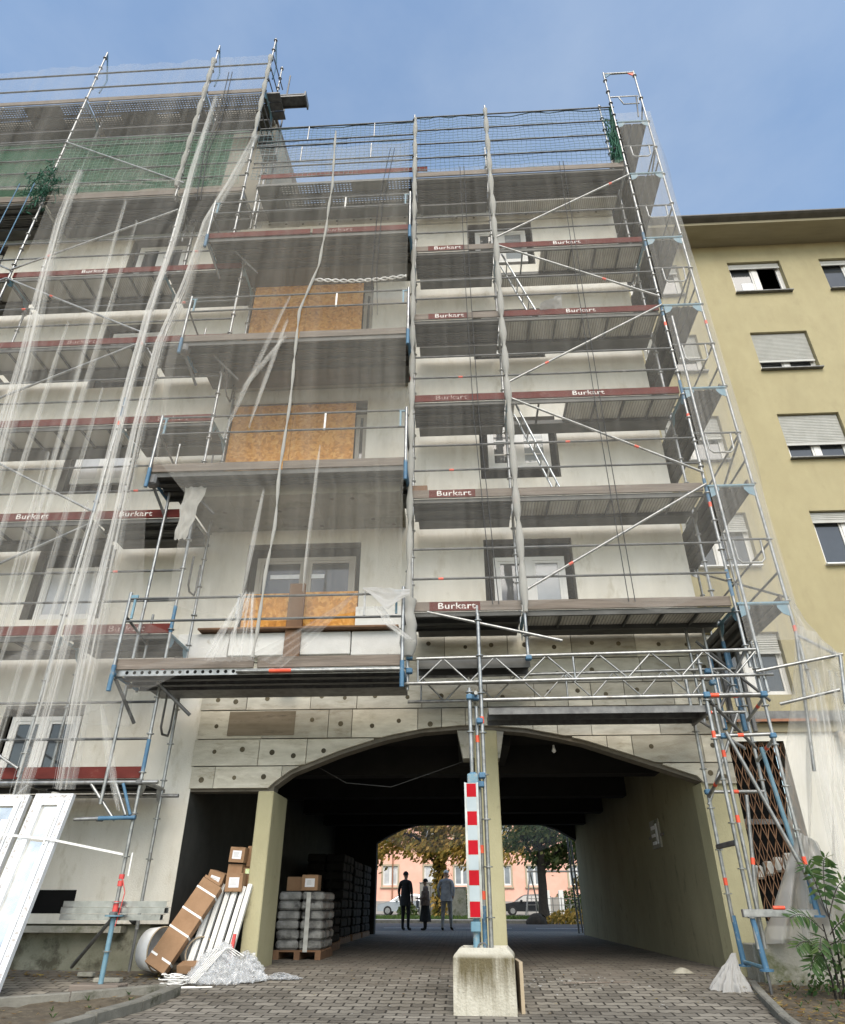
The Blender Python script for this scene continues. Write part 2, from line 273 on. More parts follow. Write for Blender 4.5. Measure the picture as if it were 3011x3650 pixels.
# ------------------------------------------------------------------ mesh builder
class MB:
    def __init__(s): s.v=[]; s.f=[]; s.m=[]; s.sm=[]; s.uv=[]
    def add(s, vs, fs, mi=0, smooth=False):
        o=len(s.v); s.v += [tuple(v) for v in vs]
        for f in fs: s.f.append(tuple(i+o for i in f)); s.m.append(mi); s.sm.append(smooth)
        return s
    def box(s, x0,x1,y0,y1,z0,z1, mi=0):
        return s.add([(x0,y0,z0),(x1,y0,z0),(x1,y1,z0),(x0,y1,z0),(x0,y0,z1),(x1,y0,z1),(x1,y1,z1),(x0,y1,z1)],
              [(0,3,2,1),(4,5,6,7),(0,1,5,4),(1,2,6,5),(2,3,7,6),(3,0,4,7)], mi)
    def obox(s, c, ax, ay, az, mi=0):      # centre and three half-extent vectors
        c=Vector(c); ax=Vector(ax); ay=Vector(ay); az=Vector(az); vs=[]
        for k in (-1,1):
            for (i,j) in ((-1,-1),(1,-1),(1,1),(-1,1)): vs.append(c+ax*i+ay*j+az*k)
        return s.add(vs, [(0,3,2,1),(4,5,6,7),(0,1,5,4),(1,2,6,5),(2,3,7,6),(3,0,4,7)], mi)
    def rbox(s, x0,x1,y0,y1,z0,z1, b=.01, mi=0):   # chamfered box
        v=[];X=(x0,x1);Y=(y0,y1);Z=(z0,z1)
        def P(i,j,k,a):
            x,y,z=X[i],Y[j],Z[k]
            if a!=0: x+= b*(1-2*i)
            if a!=1: y+= b*(1-2*j)
            if a!=2: z+= b*(1-2*k)
            return (x,y,z)
        idx={}
        for i in (0,1):
            for j in (0,1):
                for k in (0,1):
                    for a in (0,1,2): idx[i,j,k,a]=len(v); v.append(P(i,j,k,a))
        f=[]
        for a in (0,1,2):
            for i in (0,1):
                q=[]
                for (j,k) in ((0,0),(1,0),(1,1),(0,1)):
                    c=[0,0,0]; c[a]=i; c[(a+1)%3]=j; c[(a+2)%3]=k; q.append(idx[c[0],c[1],c[2],a])
                f.append(tuple(q if i else q[::-1]))
        for a in (0,1,2):           # edges along axis a
            b1,b2=(a+1)%3,(a+2)%3
            for j in (0,1):
                for k in (0,1):
                    c0=[0,0,0]; c0[b1]=j; c0[b2]=k; c1=list(c0); c1[a]=1
                    q=(idx[(*c0,b1)],idx[(*c0,b2)],idx[(*c1,b2)],idx[(*c1,b1)])
                    f.append(q if (j==k) else q[::-1])
        for i in (0,1):
            for j in (0,1):
                for k in (0,1):
                    q=(idx[i,j,k,0],idx[i,j,k,1],idx[i,j,k,2]); f.append(q if (i+j+k)%2 else q[::-1])
        return s.add(v,f,mi)
    def tube(s, p, q, r=.0242, n=8, mi=0, r2=None, caps=True):
        p=Vector(p); q=Vector(q); d=(q-p)
        if d.length<1e-6: return s
        d.normalize(); a=d.orthogonal().normalized(); b=d.cross(a); r2=r if r2 is None else r2
        vs=[p+(a*math.cos(2*math.pi*i/n)+b*math.sin(2*math.pi*i/n))*r for i in range(n)]
        vs+=[q+(a*math.cos(2*math.pi*i/n)+b*math.sin(2*math.pi*i/n))*r2 for i in range(n)]
        s.add(vs,[(i,(i+1)%n,n+(i+1)%n,n+i) for i in range(n)],mi,True)
        if caps: s.add(vs[:n],[tuple(range(n))[::-1]],mi); s.add(vs[n:],[tuple(range(n))],mi)
        return s
    def path(s, pts, r=.02, n=6, mi=0, closed=False, rs=None):
        pts=[Vector(p) for p in pts]; m=len(pts); vs=[]; prev=None
        for i,p in enumerate(pts):
            a=pts[i-1] if i>0 else (pts[-1] if closed else p); b=pts[i+1] if i<m-1 else (pts[0] if closed else p)
            d=(b-a).normalized() if (b-a).length>1e-7 else Vector((0,0,1))
            if prev is None: u=d.orthogonal().normalized()
            else:
                u=prev-d*prev.dot(d); u=u.normalized() if u.length>1e-6 else d.orthogonal().normalized()
            prev=u; w=d.cross(u); rr=rs[i] if rs else r
            vs+=[p+(u*math.cos(2*math.pi*k/n)+w*math.sin(2*math.pi*k/n))*rr for k in range(n)]
        fs=[]
        for i in range(m if closed else m-1):
            j=(i+1)%m
            for k in range(n): fs.append((i*n+k,i*n+(k+1)%n,j*n+(k+1)%n,j*n+k))
        s.add(vs,fs,mi,True)
        if not closed: s.add(vs[:n],[tuple(range(n))[::-1]],mi); s.add(vs[-n:],[tuple(range(n))],mi)
        return s
    def prism(s, pts, axis, a0, a1, mi=0):   # 2-D polygon pulled along an axis
        n=len(pts)
        def P(p,a):
            return {'x':(a,p[0],p[1]),'y':(p[0],a,p[1]),'z':(p[0],p[1],a)}[axis]
        vs=[P(p,a0) for p in pts]+[P(p,a1) for p in pts]
        fs=[tuple(range(n))[::-1],tuple(range(n,2*n))]+[(i,(i+1)%n,n+(i+1)%n,n+i) for i in range(n)]
        return s.add(vs,fs,mi)
    def disc(s, c, r, nrm, n=10, mi=0, h=.004):
        c=Vector(c); d=Vector(nrm).normalized(); return s.tube(c,c+d*h,r,n,mi)
    def grid(s, fn, nu, nv, mi=0, smooth=True):
        o=len(s.v); uvs=[]
        vs=[fn(i/nu,j/nv) for j in range(nv+1) for i in range(nu+1)]
        s.add(vs,[(j*(nu+1)+i,j*(nu+1)+i+1,(j+1)*(nu+1)+i+1,(j+1)*(nu+1)+i) for j in range(nv) for i in range(nu)],mi,smooth)
        s.uv += [(o, nu, nv)]
        return s
    def build(s, name, mats, parent=None, label=None, loc=None):
        me=bpy.data.meshes.new(name)
        org = Vector(loc) if loc is not None else Vector((0,0,0))
        me.from_pydata([Vector(v)-org for v in s.v],[],s.f)
        mats = mats if isinstance(mats,(list,tuple)) else [mats]
        for m in mats: me.materials.append(m)
        me.polygons.foreach_set('material_index', s.m); me.polygons.foreach_set('use_smooth', s.sm)
        if s.uv:
            per={}
            for (o,nu,nv) in s.uv:
                for j in range(nv+1):
                    for i in range(nu+1): per[o+j*(nu+1)+i]=(i/nu,j/nv)
            lay=me.uv_layers.new(name='UVMap')
            for lp in me.loops: lay.data[lp.index].uv = per.get(lp.vertex_index,(0,0))
        me.validate(); me.update()
        o=bpy.data.objects.new(name,me); COL.objects.link(o); o.location = org
        if parent is not None:
            o.parent=parent
            w = parent.location if parent.parent is None else parent.location + parent.parent.location
            o.location = org - w
        if label: o['label']=label
        return o
def tag(o, label, cat, group=None, kind=None):
    o['label']=label; o['category']=cat
    if group: o['group']=group
    if kind: o['kind']=kind
    return o
def thing(name, label, cat, loc=(0,0,0), group=None):
    o=bpy.data.objects.new(name,None); COL.objects.link(o); o.empty_display_size=.2; o.location=loc
    return tag(o,label,cat,group)
def one(name, mb, mats, label, cat, group=None, loc=None):
    return tag(mb.build(name,mats,None,None,loc),label,cat,group)
def struct(name, mb, mats):
    o=mb.build(name,mats); o['kind']='structure'; return o
_copies={}
def dup(root, loc, label, group=None):
    r=root.copy(); COL.objects.link(r); r.location=loc; r['label']=label
    if group: r['group']=group
    for ch in list(root.children):
        c=ch.copy(); COL.objects.link(c); c.parent=r
        for g in list(ch.children):
            d=g.copy(); COL.objects.link(d); d.parent=c
    return r
def nz(x,y,z=0.0): return noise.noise(Vector((x,y,z)))
def gz(y):
    if y>=10.9: return 0.0
    if y>=8.4: return -.22*(10.9-y)/2.5
    return -.22-.02*(8.4-y)
# ------------------------------------------------------------------ ground, road, far side
F = 10.44          # plane of the facade under renovation
S0, S1 = 9.30, 10.03   # outer and inner scaffold rows
g = MB()
g.add([(-400,-200,-.75),(400,-200,-.75),(400,26.4,-.75),(-400,26.4,-.75)],[(0,1,2,3)])
g.add([(-400,26.4,-.05),(400,26.4,-.05),(400,600,-.05),(-400,600,-.05)],[(0,1,2,3)])
g.add([(-400,26.4,-.75),(400,26.4,-.75),(400,26.4,-.05),(-400,26.4,-.05)],[(0,1,2,3)])
struct('ground', g, M['dirt'])
ys=[-6,-2,2,5,6.5,7.5,8.4,8.9,9.4,9.9,10.4,10.9,12,16,20,24,26.5]; xs=[-30,-12,-8,-6,-5,-4,-3,-2,-1,0,1,2,3,4,6,10,30]
g=MB(); vs=[]
for y in ys:
    for x in xs: vs.append((x,y,gz(y)+.012*nz(x*.9,y*.9)*(1 if 4<y<24 else 0)))
n=len(xs)
g.add(vs,[(j*n+i,j*n+i+1,(j+1)*n+i+1,(j+1)*n+i) for j in range(len(ys)-1) for i in range(n-1)],0,True)
struct('paved_yard', g, M['paver'])
g=MB(); g.add([(-300,26.5,.0),(300,26.5,.0),(300,38,.0),(-300,38,.0)],[(0,1,2,3)]); struct('road', g, M['asphalt'])
g=MB()
for x in (-60,-52,-44,-36,-28,-20,-12,-3.1,-.4,2.6,10,18,26): g.box(x,x+(2.1 if x!=-3.1 else 2.3),29.7,29.85,.004,.008)
struct('road_marking', g, M['line'])
g=MB(); g.box(-300,300,38,38.2,-.05,.13); struct('kerb', g, M['kerb'])
g=MB(); g.add([(-300,38.2,.125),(300,38.2,.125),(300,41,.125),(-300,41,.125)],[(0,1,2,3)]); struct('pavement', g, M['grey_base'])
g=MB(); g.add([(-300,41,.13),(300,41,.13),(300,57,.13),(-300,57,.13)],[(0,1,2,3)]); struct('grass_verge', g, M['grass'])
g=MB(); g.add([(-300,57,.10),(300,57,.10),(300,69,.10),(-300,69,.10)],[(0,1,2,3)]); struct('far_street', g, M['asphalt'])
# grass blades of the verge
random.seed(3); g=MB()
for i in range(5000):
    x=random.uniform(-12,14); y=random.uniform(41.1,46); h=random.uniform(.06,.2); w=random.uniform(.03,.07); a=random.uniform(0,3.14)
    dx,dy=math.cos(a)*w,math.sin(a)*w; l=random.uniform(-.06,.06)
    g.add([(x-dx,y-dy,.12),(x+dx,y+dy,.12),(x+l,y,.13+h)],[(0,1,2)])
one('verge_grass', g, M['grass'], 'short green grass of the verge beyond the road', 'grass')['kind']='stuff'

# planting beds at both sides of the drive
def bed(x0,x1,y0,y1,name,fn,nx=60,ny=40):
    m=MB()
    def f(u,v):
        x=x0+(x1-x0)*u; y=y0+(y1-y0)*v; return fn(x,y)
    m.grid(f,nx,ny); return struct(name,m,M['dirt'])
def gl(y): return gz(y)
# left wedge between the two kerbs, apex at (-3.75, 9.9)
def leftbed(x,y):
    return (x, y, gz(y)+.015+.03*abs(nz(x*3,y*3))+.02*nz(x*9,y*9))
g=MB()
K1a,K1b=V(-9.5,5.88),V(-3.36,9.10)      # kerb along the walkway
K2b=V(-3.72,6.2)                        # kerb along the drive, coming towards the camera
def wedge(u,v):
    a=K1a.lerp(K1b,u); b=V(-9.5,5.0).lerp(K2b,u); b=b.lerp(K1b,max(0,(u-.0))**3*0); 
    p=a.lerp(b,v) if u<1 else K1b.lerp(K2b,v)
    return (p[0],p[1],gz(p[1])+.02+.035*abs(nz(p[0]*3,p[1]*3))+.02*nz(p[0]*9,p[1]*9))
g.grid(wedge,70,36); struct('planting_bed', g, M['dirt'])
def kerb_line(name,pts,w,h,label):
    m=MB(); 
    for a,b in zip(pts,pts[1:]):
        a=V(*a);b=V(*b); d=(b-a); ln=d.length; d.normalize(); nn=V(-d[1],d[0]); k=max(1,round(ln/1.0))
        for i in range(k):
            p=a+d*(ln*i/k+.006); q=a+d*(ln*(i+1)/k-.006); mid=(p+q)/2
            zp,zq=gz(p[1]),gz(q[1]); jit=random.uniform(-.008,.008)
            vs=[]
            for (pt,zz) in ((p,zp),(q,zq)):
                for (o,t) in ((-w/2,-.1),(w/2,-.1),(w/2,h-.012),(w/2-.015,h),(-w/2+.015,h),(-w/2,h-.012)):
                    vs.append((pt[0]+nn[0]*o,pt[1]+nn[1]*o,zz+t+(jit if t>0 else 0)))
            m.add(vs,[(0,1,2,3,4,5),(6,11,10,9,8,7)]+[(i2,6+i2,6+(i2+1)%6,(i2+1)%6) for i2 in range(6)])
    return one(name,m,M['kerb'],label,'kerb')
kerb_line('edging_kerb',[(-9.5,5.93),(-3.40,9.13)],.10,.10,'low concrete kerb between the walkway and the soil bed at bottom left')
kerb_line('edging_kerb',[(-3.68,6.2),(-3.50,7.58),(-3.30,9.16)],.13,.09,'low concrete kerb slanting along the driveway at bottom left')
kerb_line('edging_kerb',[(3.32,9.80),(2.98,8.1),(2.6,6.0)],.09,.07,'low concrete kerb between the paving and the leafy soil at bottom right')
g=MB()
def rbed(u,v):
    y=5.2+4.75*v; xl=2.45+(3.37-2.45)*max(0,(y-5.2)/4.6); x=xl+(12-xl)*u**1.6
    return (x,y,gz(y)+.015+.04*abs(nz(x*3,y*3+9))+.02*nz(x*9,y*9))
g.grid(rbed,70,50); struct('planting_bed', g, M['dirt'])
g=MB()
g.grid(lambda u,v:(3.5+9*u,10.06+2.5*v,.27+.05*nz(u*20,v*6)+.03*nz(u*60,v*20)),70,24); struct('raised_bed', g, M['dirt'])
# retaining wall of the raised bed
w=MB(); w.rbox(3.50,13,9.84,10.05,-.3,.335,.015); w.rbox(3.50,3.7,10.05,10.43,-.3,.32,.012)
one('retaining_wall', w, M['concrete2'], 'low mossy concrete wall holding the raised bed at right', 'wall')
# leaf litter and scraps
random.seed(11); g=MB()
def leaf(m,x,y,z,s,fl=.5):
    a=random.uniform(0,6.28); c,sn=math.cos(a)*s,math.sin(a)*s; t=random.uniform(-fl,fl)*s; t2=random.uniform(-fl,fl)*s
    m.add([(x-c,y-sn,z+abs(t)),(x+sn*.5,y-c*.5,z+.003),(x+c,y+sn,z+abs(t2)),(x-sn*.5,y+c*.5,z+.004)],[(0,1,2,3)])
for i in range(900):
    y=random.uniform(6.2,9.85); x=3.1+random.random()**1.3*3; leaf(g,x,y,gz(y)+.05,random.uniform(.015,.05))
for i in range(420):
    u,v=random.random(),random.random(); p=wedge(u,v); leaf(g,p[0],p[1],p[2]+.01,random.uniform(.012,.04))
for i in range(330):
    x=random.uniform(-7,-3.2); y=random.gauss(10.15,.22); leaf(g,x,y,gz(y)+.015,random.uniform(.012,.045))
for i in range(260):
    x=random.uniform(-3.2,3.6); y=random.gauss(10.1,.6); leaf(g,x,y,gz(y)+.012,random.uniform(.008,.025))
one('leaf_litter', g, M['litter'], 'dead brown and yellow leaves strewn over soil and paving', 'leaf litter')['kind']='stuff'
g=MB(); random.seed(5)
for i in range(130):
    x=random.gauss(1.1,.4) if i<95 else random.uniform(-3,2.6); y=random.gauss(9.9,.28) if i<95 else random.uniform(8.2,10.6); leaf(g,x,y,gz(y)+.015,random.uniform(.006,.028))
one('paper_scraps', g, M['scrap'], 'white scraps and crumbs of foam lying on the paving', 'litter')['kind']='stuff'
# small weeds in the beds
g=MB(); random.seed(8)
for i in range(150):
    if i<70: y=random.uniform(7.8,9.8); x=3.35+random.random()*2.0; z=gz(y)+.04
    elif i<120: p=wedge(random.uniform(.3,.98),random.random()); x,y,z=p
    else: x=random.uniform(3.7,5.2); y=random.uniform(10.1,11); z=.3
    for k in range(6):
        a=random.uniform(0,6.28); h=random.uniform(.015,.055); w_=.007
        g.add([(x,y,z),(x+math.cos(a)*h*.5-math.sin(a)*w_,y+math.sin(a)*h*.5+math.cos(a)*w_,z+h*.7),(x+math.cos(a)*h,y+math.sin(a)*h,z+h),(x+math.cos(a)*h*.5+math.sin(a)*w_,y+math.sin(a)*h*.5-math.cos(a)*w_,z+h*.6)],[(0,1,2,3)])
one('weeds', g, M['leaf_green'], 'small green weeds sprouting from the soil beds', 'weeds')['kind']='stuff'

# ------------------------------------------------------------------ building under renovation
ARCH=[(-2.75,2.26),(-2.51,2.43),(-2.15,2.57),(-1.8,2.70),(-1.4,2.82),(-1.08,2.91),(-.57,3.0),(.02,3.045),(.46,3.035),(.96,2.99),(1.4,2.905),(1.81,2.81),(2.4,2.62),(2.9,2.45),(3.38,2.29)]
def arch(x):
    if x<=-2.75: return 2.18
    if x>=3.38: return 2.2
    for (a,za),(b,zb) in zip(ARCH,ARCH[1:]):
        if a<=x<=b: return za+(zb-za)*(x-a)/(b-a)
BLD = thing('apartment_building','tall pale apartment building under renovation with an arched driveway through it','building',(0,F,0))
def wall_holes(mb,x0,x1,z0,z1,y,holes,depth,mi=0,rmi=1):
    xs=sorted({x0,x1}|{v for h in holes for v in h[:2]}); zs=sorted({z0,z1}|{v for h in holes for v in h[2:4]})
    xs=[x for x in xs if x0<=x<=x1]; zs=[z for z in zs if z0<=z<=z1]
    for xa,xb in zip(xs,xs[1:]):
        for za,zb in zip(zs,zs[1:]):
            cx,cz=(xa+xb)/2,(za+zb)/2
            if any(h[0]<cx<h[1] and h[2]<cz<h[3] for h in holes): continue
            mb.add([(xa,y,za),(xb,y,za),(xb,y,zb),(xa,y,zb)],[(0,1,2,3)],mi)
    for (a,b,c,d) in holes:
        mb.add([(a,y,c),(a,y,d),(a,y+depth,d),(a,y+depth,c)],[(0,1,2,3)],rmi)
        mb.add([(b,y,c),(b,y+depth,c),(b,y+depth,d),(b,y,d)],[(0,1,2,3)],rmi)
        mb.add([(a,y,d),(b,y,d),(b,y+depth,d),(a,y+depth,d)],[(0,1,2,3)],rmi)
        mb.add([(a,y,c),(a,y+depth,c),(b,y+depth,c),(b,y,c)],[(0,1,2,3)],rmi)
# openings: the dark band round each window is the bare old render
LW=[(-7.6,-6.15,13.2,14.66),(-7.6,-6.2,10.0,11.8),(-7.55,-6.1,7.40,8.85),(-7.45,-6.05,4.9,6.21),(-7.2,-5.9,2.2,3.45)]
LW2=[(a-4.6,b-4.6,c,d) for a,b,c,d in LW]
RW=[(.47,1.95,13.2,14.65),(.47,1.92,10.4,11.8),(.49,1.95,7.48,8.88),(.47,1.98,4.95,6.22)]
CW=[(-3.66,-1.66,4.6,6.23),(-4.4,-1.68,6.75,9.42),(-4.4,-1.68,9.95,12.93),(-4.3,-1.68,13.1,14.9)]
m=MB()
wall_holes(m,-18,3.87,4.5,15.2,F,LW[:4]+LW2[:4]+RW+CW,.20)
m.add([(-18,F,.5),(-4.0,F,.5),(-4.0,F,2.2),(-18,F,2.2)],[(0,1,2,3)])
wall_holes(m,-18,-4.2,2.2,4.5,F,[LW[4],LW2[4]],.20)
m.add([(-4.2,F,2.2),(-4.0,F,2.2),(-4.0,F,4.5),(-4.2,F,4.5)],[(0,1,2,3)])
m.add([(3.87,F,0),(3.87,23.5,0),(3.87,23.5,15.2),(3.87,F,15.2)],[(0,1,2,3)])      # right side wall
m.add([(-18,F,15.2),(3.87,F,15.2),(3.87,23.5,15.2),(-18,23.5,15.2)],[(0,1,2,3)],1)
m.add([(-18,23.5,3.2),(3.87,23.5,3.2),(3.87,23.5,15.2),(-18,23.5,15.2)],[(0,3,2,1)])
m.add([(-18,23.5,0),(-4.0,23.5,0),(-4.0,23.5,3.2),(-18,23.5,3.2)],[(0,3,2,1)])
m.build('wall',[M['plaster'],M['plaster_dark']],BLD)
# black sheets standing in for dark rooms behind the windows, one box per storey
m=MB()
for z0,z1 in ((2.0,4.4),(4.52,6.6),(6.7,9.5),(9.6,12.6),(12.9,15)):
    m.box(-17.5,-4.5 if z0<4 else 3.6,F+.62,F+.66,z0,z1)
m.build('inner_wall',M['dark'],BLD)
m=MB(); m.box(-18,-4.42,F+.10,F+.3,-.3,.5); m.box(-4.42,-4.28,F+.10,F+1.5,-.3,.5); m.build('plinth',M['plinth'],BLD)
m=MB(); m.box(-18,-4.6,F-.10,F+.1,.40,.475); m.build('ledge',M['concrete2'],BLD)
m=MB(); m.box(-5.95,-5.37,F-.004,F+.002,.62,.90); m.build('cellar_opening_black',M['dark'],BLD)  # flat black panel on the wall, painted darkness of the cellar opening
# arch band and passage
m=MB()
pts=[(-4.0,2.20),(-2.75,2.20)]+ARCH[0:]+[(3.87,2.29),(3.87,4.5),(-4.0,4.5)]
pts=[(-4.0,2.16),(-2.98,2.16),(-2.76,2.16)]+[(x,z-.035+.012*nz(x*6,z)) for x,z in ARCH]+[(3.87,2.255)]
for (a,b) in zip(pts,pts[1:]):
    (xa,za),(xb,zb)=a,b
    m.add([(xa,F,za),(xb,F,zb),(xb,F,4.5),(xa,F,4.5)],[(0,1,2,3)])
    m.add([(xa,F,za),(xa,F+.24,za),(xb,F+.24,zb),(xb,F,zb)],[(0,1,2,3)])
    m.add([(xa,F+.24,za),(xa,F+.24,4.5),(xb,F+.24,4.5),(xb,F+.24,zb)],[(0,1,2,3)])
m.build('arch',M['joint'],BLD)
m=MB()   # insulation boards on the arch wall, each an island of its own
dow=MB(); random.seed(21)
rows=[(2.18,2.50),(2.51,2.89),(2.90,3.32),(3.33,3.68),(3.69,4.07),(4.08,4.50)]
for ri,(z0,z1) in enumerate(rows):
    x=-4.03 + (0 if ri%2 else .02)
    while x<3.86:
        wd=random.choice([.5,.36,1.0,1.0,.72,1.0]) if ri<4 else random.choice([1.0,1.0,.6])
        xb=min(x+wd,3.87); 
        if 3.87-xb<.15: xb=3.87
        k=max(2,int((xb-x)/.09)); xsn=[x+.005+(xb-x-.01)*i/k for i in range(k+1)]
        bot=[max(z0,arch(q)+.02) for q in xsn]; pr=random.uniform(.05,.062)
        if min(bot)<z1-.03:
            run=[]
            segs=[]
            for q,b in zip(xsn,bot):
                if b<z1-.01: run.append((q,b))
                else:
                    if len(run)>1: segs.append(run)
                    run=[]
            if len(run)>1: segs.append(run)
            for run in segs:
                n=len(run); y0,y1=F-pr,F
                vs=[(q,y0,b) for q,b in run]+[(q,y0,z1-.006) for q,b in run]+[(q,y1,b) for q,b in run]+[(q,y1,z1-.006) for q,b in run]
                fs=[]
                for i in range(n-1): fs+=[(i,i+1,n+i+1,n+i),(2*n+i,2*n+i+1,i+1,i),(n+i,n+i+1,3*n+i+1,3*n+i)]
                fs+=[(0,n,3*n,2*n),(n-1,3*n-1,4*n-1,2*n-1)]
                m.add(vs,fs)
                # dowels
                for fx in ((.3,.75) if wd>.6 else (.5,)):
                    dx=x+(xb-x)*fx+random.uniform(-.05,.05); dz=(z0+z1)/2+random.uniform(-.06,.06)
                    if dz-.05>arch(dx)+.02 and random.random()<.92: dow.disc((dx,F-pr-.003,dz),random.uniform(.031,.041),(0,1,0),10)
        x=xb
bo=m.build('insulation_board',M['insul'],BLD,'stained pale insulation boards with dowels above the arch'); bo['kind']='stuff'
dw=dow.build('dowel',M['dowel'],BLD); dw['kind']='stuff'
# darker boarded panel and the fresh boards of the first balcony
m=MB(); m.rbox(-3.55,-2.52,F-.068,F-.062,2.94,3.30,.003); m.build('timber_panel',M['wood_panel'],BLD,'dark brown board let into the arch wall')
m=MB()
for x0,x1 in ((-4.55,-3.7),(-3.69,-2.72),(-2.70,-1.72),(-1.71,-.90)): m.rbox(x0,x1-.006,F-.17,F-.001,4.14+random.uniform(-.02,.02),4.53,.01)
m.build('new_insulation_board',M['insul_new'],BLD,'row of clean white insulation boards under the boarded window')
m=MB(); m.rbox(-4.2,-.95,F-.30,F-.002,4.55,4.585,.006); m.build('sill_plank',M['wood_brown'],BLD)
m=MB(); m.rbox(-2.78,-2.52,F-.24,F-.175,3.62,5.36,.006); m.build('prop_board',M['wood_brown'],BLD)
m=MB(); m.box(-1.68,-.88,F-.10,F-.001,4.6,4.98); m.build('new_insulation_board',M['insul_new'],BLD)
# columns, passage walls, ceiling
m=MB(); m.rbox(-2.98,-2.75,F-.01,F+.86,-.1,2.165,.012); m.build('column',M['passage'],BLD,'yellow painted corner pillar left of the arch')
m=MB(); m.rbox(.19,.53,F+.005,F+.40,-.1,3.0,.012)
MB().prism([(-.06,2.99),(.66,2.99),(.62,2.84),(.55,2.58),(.535,2.58),(.535,2.99)][0:0] or [(-.06,3.0),(.64,3.0),(.56,2.60),(.02,2.60)],'y',F+.02,F+.36).build('column_head',M['concrete2'],BLD); m.build('column',M['passage'],BLD,'yellow painted middle pillar')
m=MB(); m.box(3.42,3.80,F+.4,23.3,-.1,3.3); MB().box(3.38,3.87,F-.002,F+.4,-.2,2.239).build('pier',M['passage'],BLD); m.build('passage_wall',M['passage_wall'],BLD,'right passage wall in yellow paint, its colour darkened for shade')
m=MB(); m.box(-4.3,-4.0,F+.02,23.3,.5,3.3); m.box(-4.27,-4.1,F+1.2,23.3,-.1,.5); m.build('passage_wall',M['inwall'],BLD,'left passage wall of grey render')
m=MB(); m.box(-4.3,3.8,F+.24,23.3,3.2,3.35)
for y in (12.6,15.4,18.2,21): m.box(-4.0,3.42,y,y+.4,2.72,3.2)
m.box(-.05,.75,F+.4,23.3,2.85,3.2); m.build('passage_ceiling',M['passage_shade'],BLD)
m=MB()
far=[(-2.7,2.40),(-2.3,2.62),(-1.89,2.80),(-1,3.0),(.1,3.09),(1.2,3.07),(2.26,2.97),(2.9,2.76),(3.44,2.46)]
for a,b in zip(far,far[1:]):
    for y in (23.1,23.5):
        m.add([(a[0],y,a[1]),(b[0],y,b[1]),(b[0],y,3.4),(a[0],y,3.4)],[(0,1,2,3)])
    m.add([(a[0],23.1,a[1]),(a[0],23.5,a[1]),(b[0],23.5,b[1]),(b[0],23.1,b[1])],[(0,1,2,3)])
m.box(-4.3,-2.7,23.1,23.5,-.1,3.4); m.box(3.44,3.85,23.31,23.5,-.1,3.4)
m.build('far_arch',M['passage_shade'],BLD)
# house number plate style sign on the passage wall
m=MB(); m.rbox(3.385,3.418,13.15,13.75,1.60,2.05,.006); sg=m.build('plate',M['concrete2'],BLD,'small pale wall plate with worn raised bars in the passage')
m=MB()
for (ya,yb,za,zb) in ((13.25,13.35,1.66,1.98),(13.40,13.65,1.90,1.96),(13.42,13.66,1.78,1.83),(13.42,13.64,1.66,1.71)): m.box(3.376,3.386,ya,yb,za,zb)
m.build('bar',M['paper'],sg)
m=MB(); m.box(3.395,3.415,12.95,13.95,1.77,1.81); m.build('bracket',M['steel_dark'],sg)
# balconies of the middle bay
for z in (6.5,9.75,13.02):
    m=MB()
    for i in range(5):
        for j in range(3): 
            x0=-4.45+i*.714; y0=9.22+j*.405; m.box(x0+.002,x0+.711,y0+.002,y0+.402,z,z+.06)
    m.box(-4.45,-.88,9.24,F-.002,z+.062,z+.22); b=m.build('balcony_slab',M['soffit'],BLD)
    d=MB()
    for i in range(11):
        x=-4.2+i*.31+random.uniform(-.05,.05); d.disc((x,9.35+random.choice((.05,.4,.75,.95)),z-.003),.036,(0,0,1),8)
    d.build('dowel',M['dowel'],b)
for z,label in ((6.76,'orange particle board sheet closing the lower balcony doorway'),(9.96,'orange particle board sheet closing the upper balcony doorway')):
    m=MB(); 
    h=2.64 if z<7 else 2.94
    m.rbox(-4.38,-3.16,F+.03,F+.05,z,z+h,.003); m.rbox(-3.155,-1.92,F+.032,F+.052,z,z+h,.003)
    o=m.build('boarding',M['osb'],BLD,label)
m=MB(); m.rbox(-3.62,-2.67,F+.03,F+.05,4.62,5.30,.003); m.rbox(-2.66,-1.68,F+.034,F+.054,4.62,5.32,.003); m.build('boarding',M['osb'],BLD,'orange particle board closing the lower part of the first floor window')
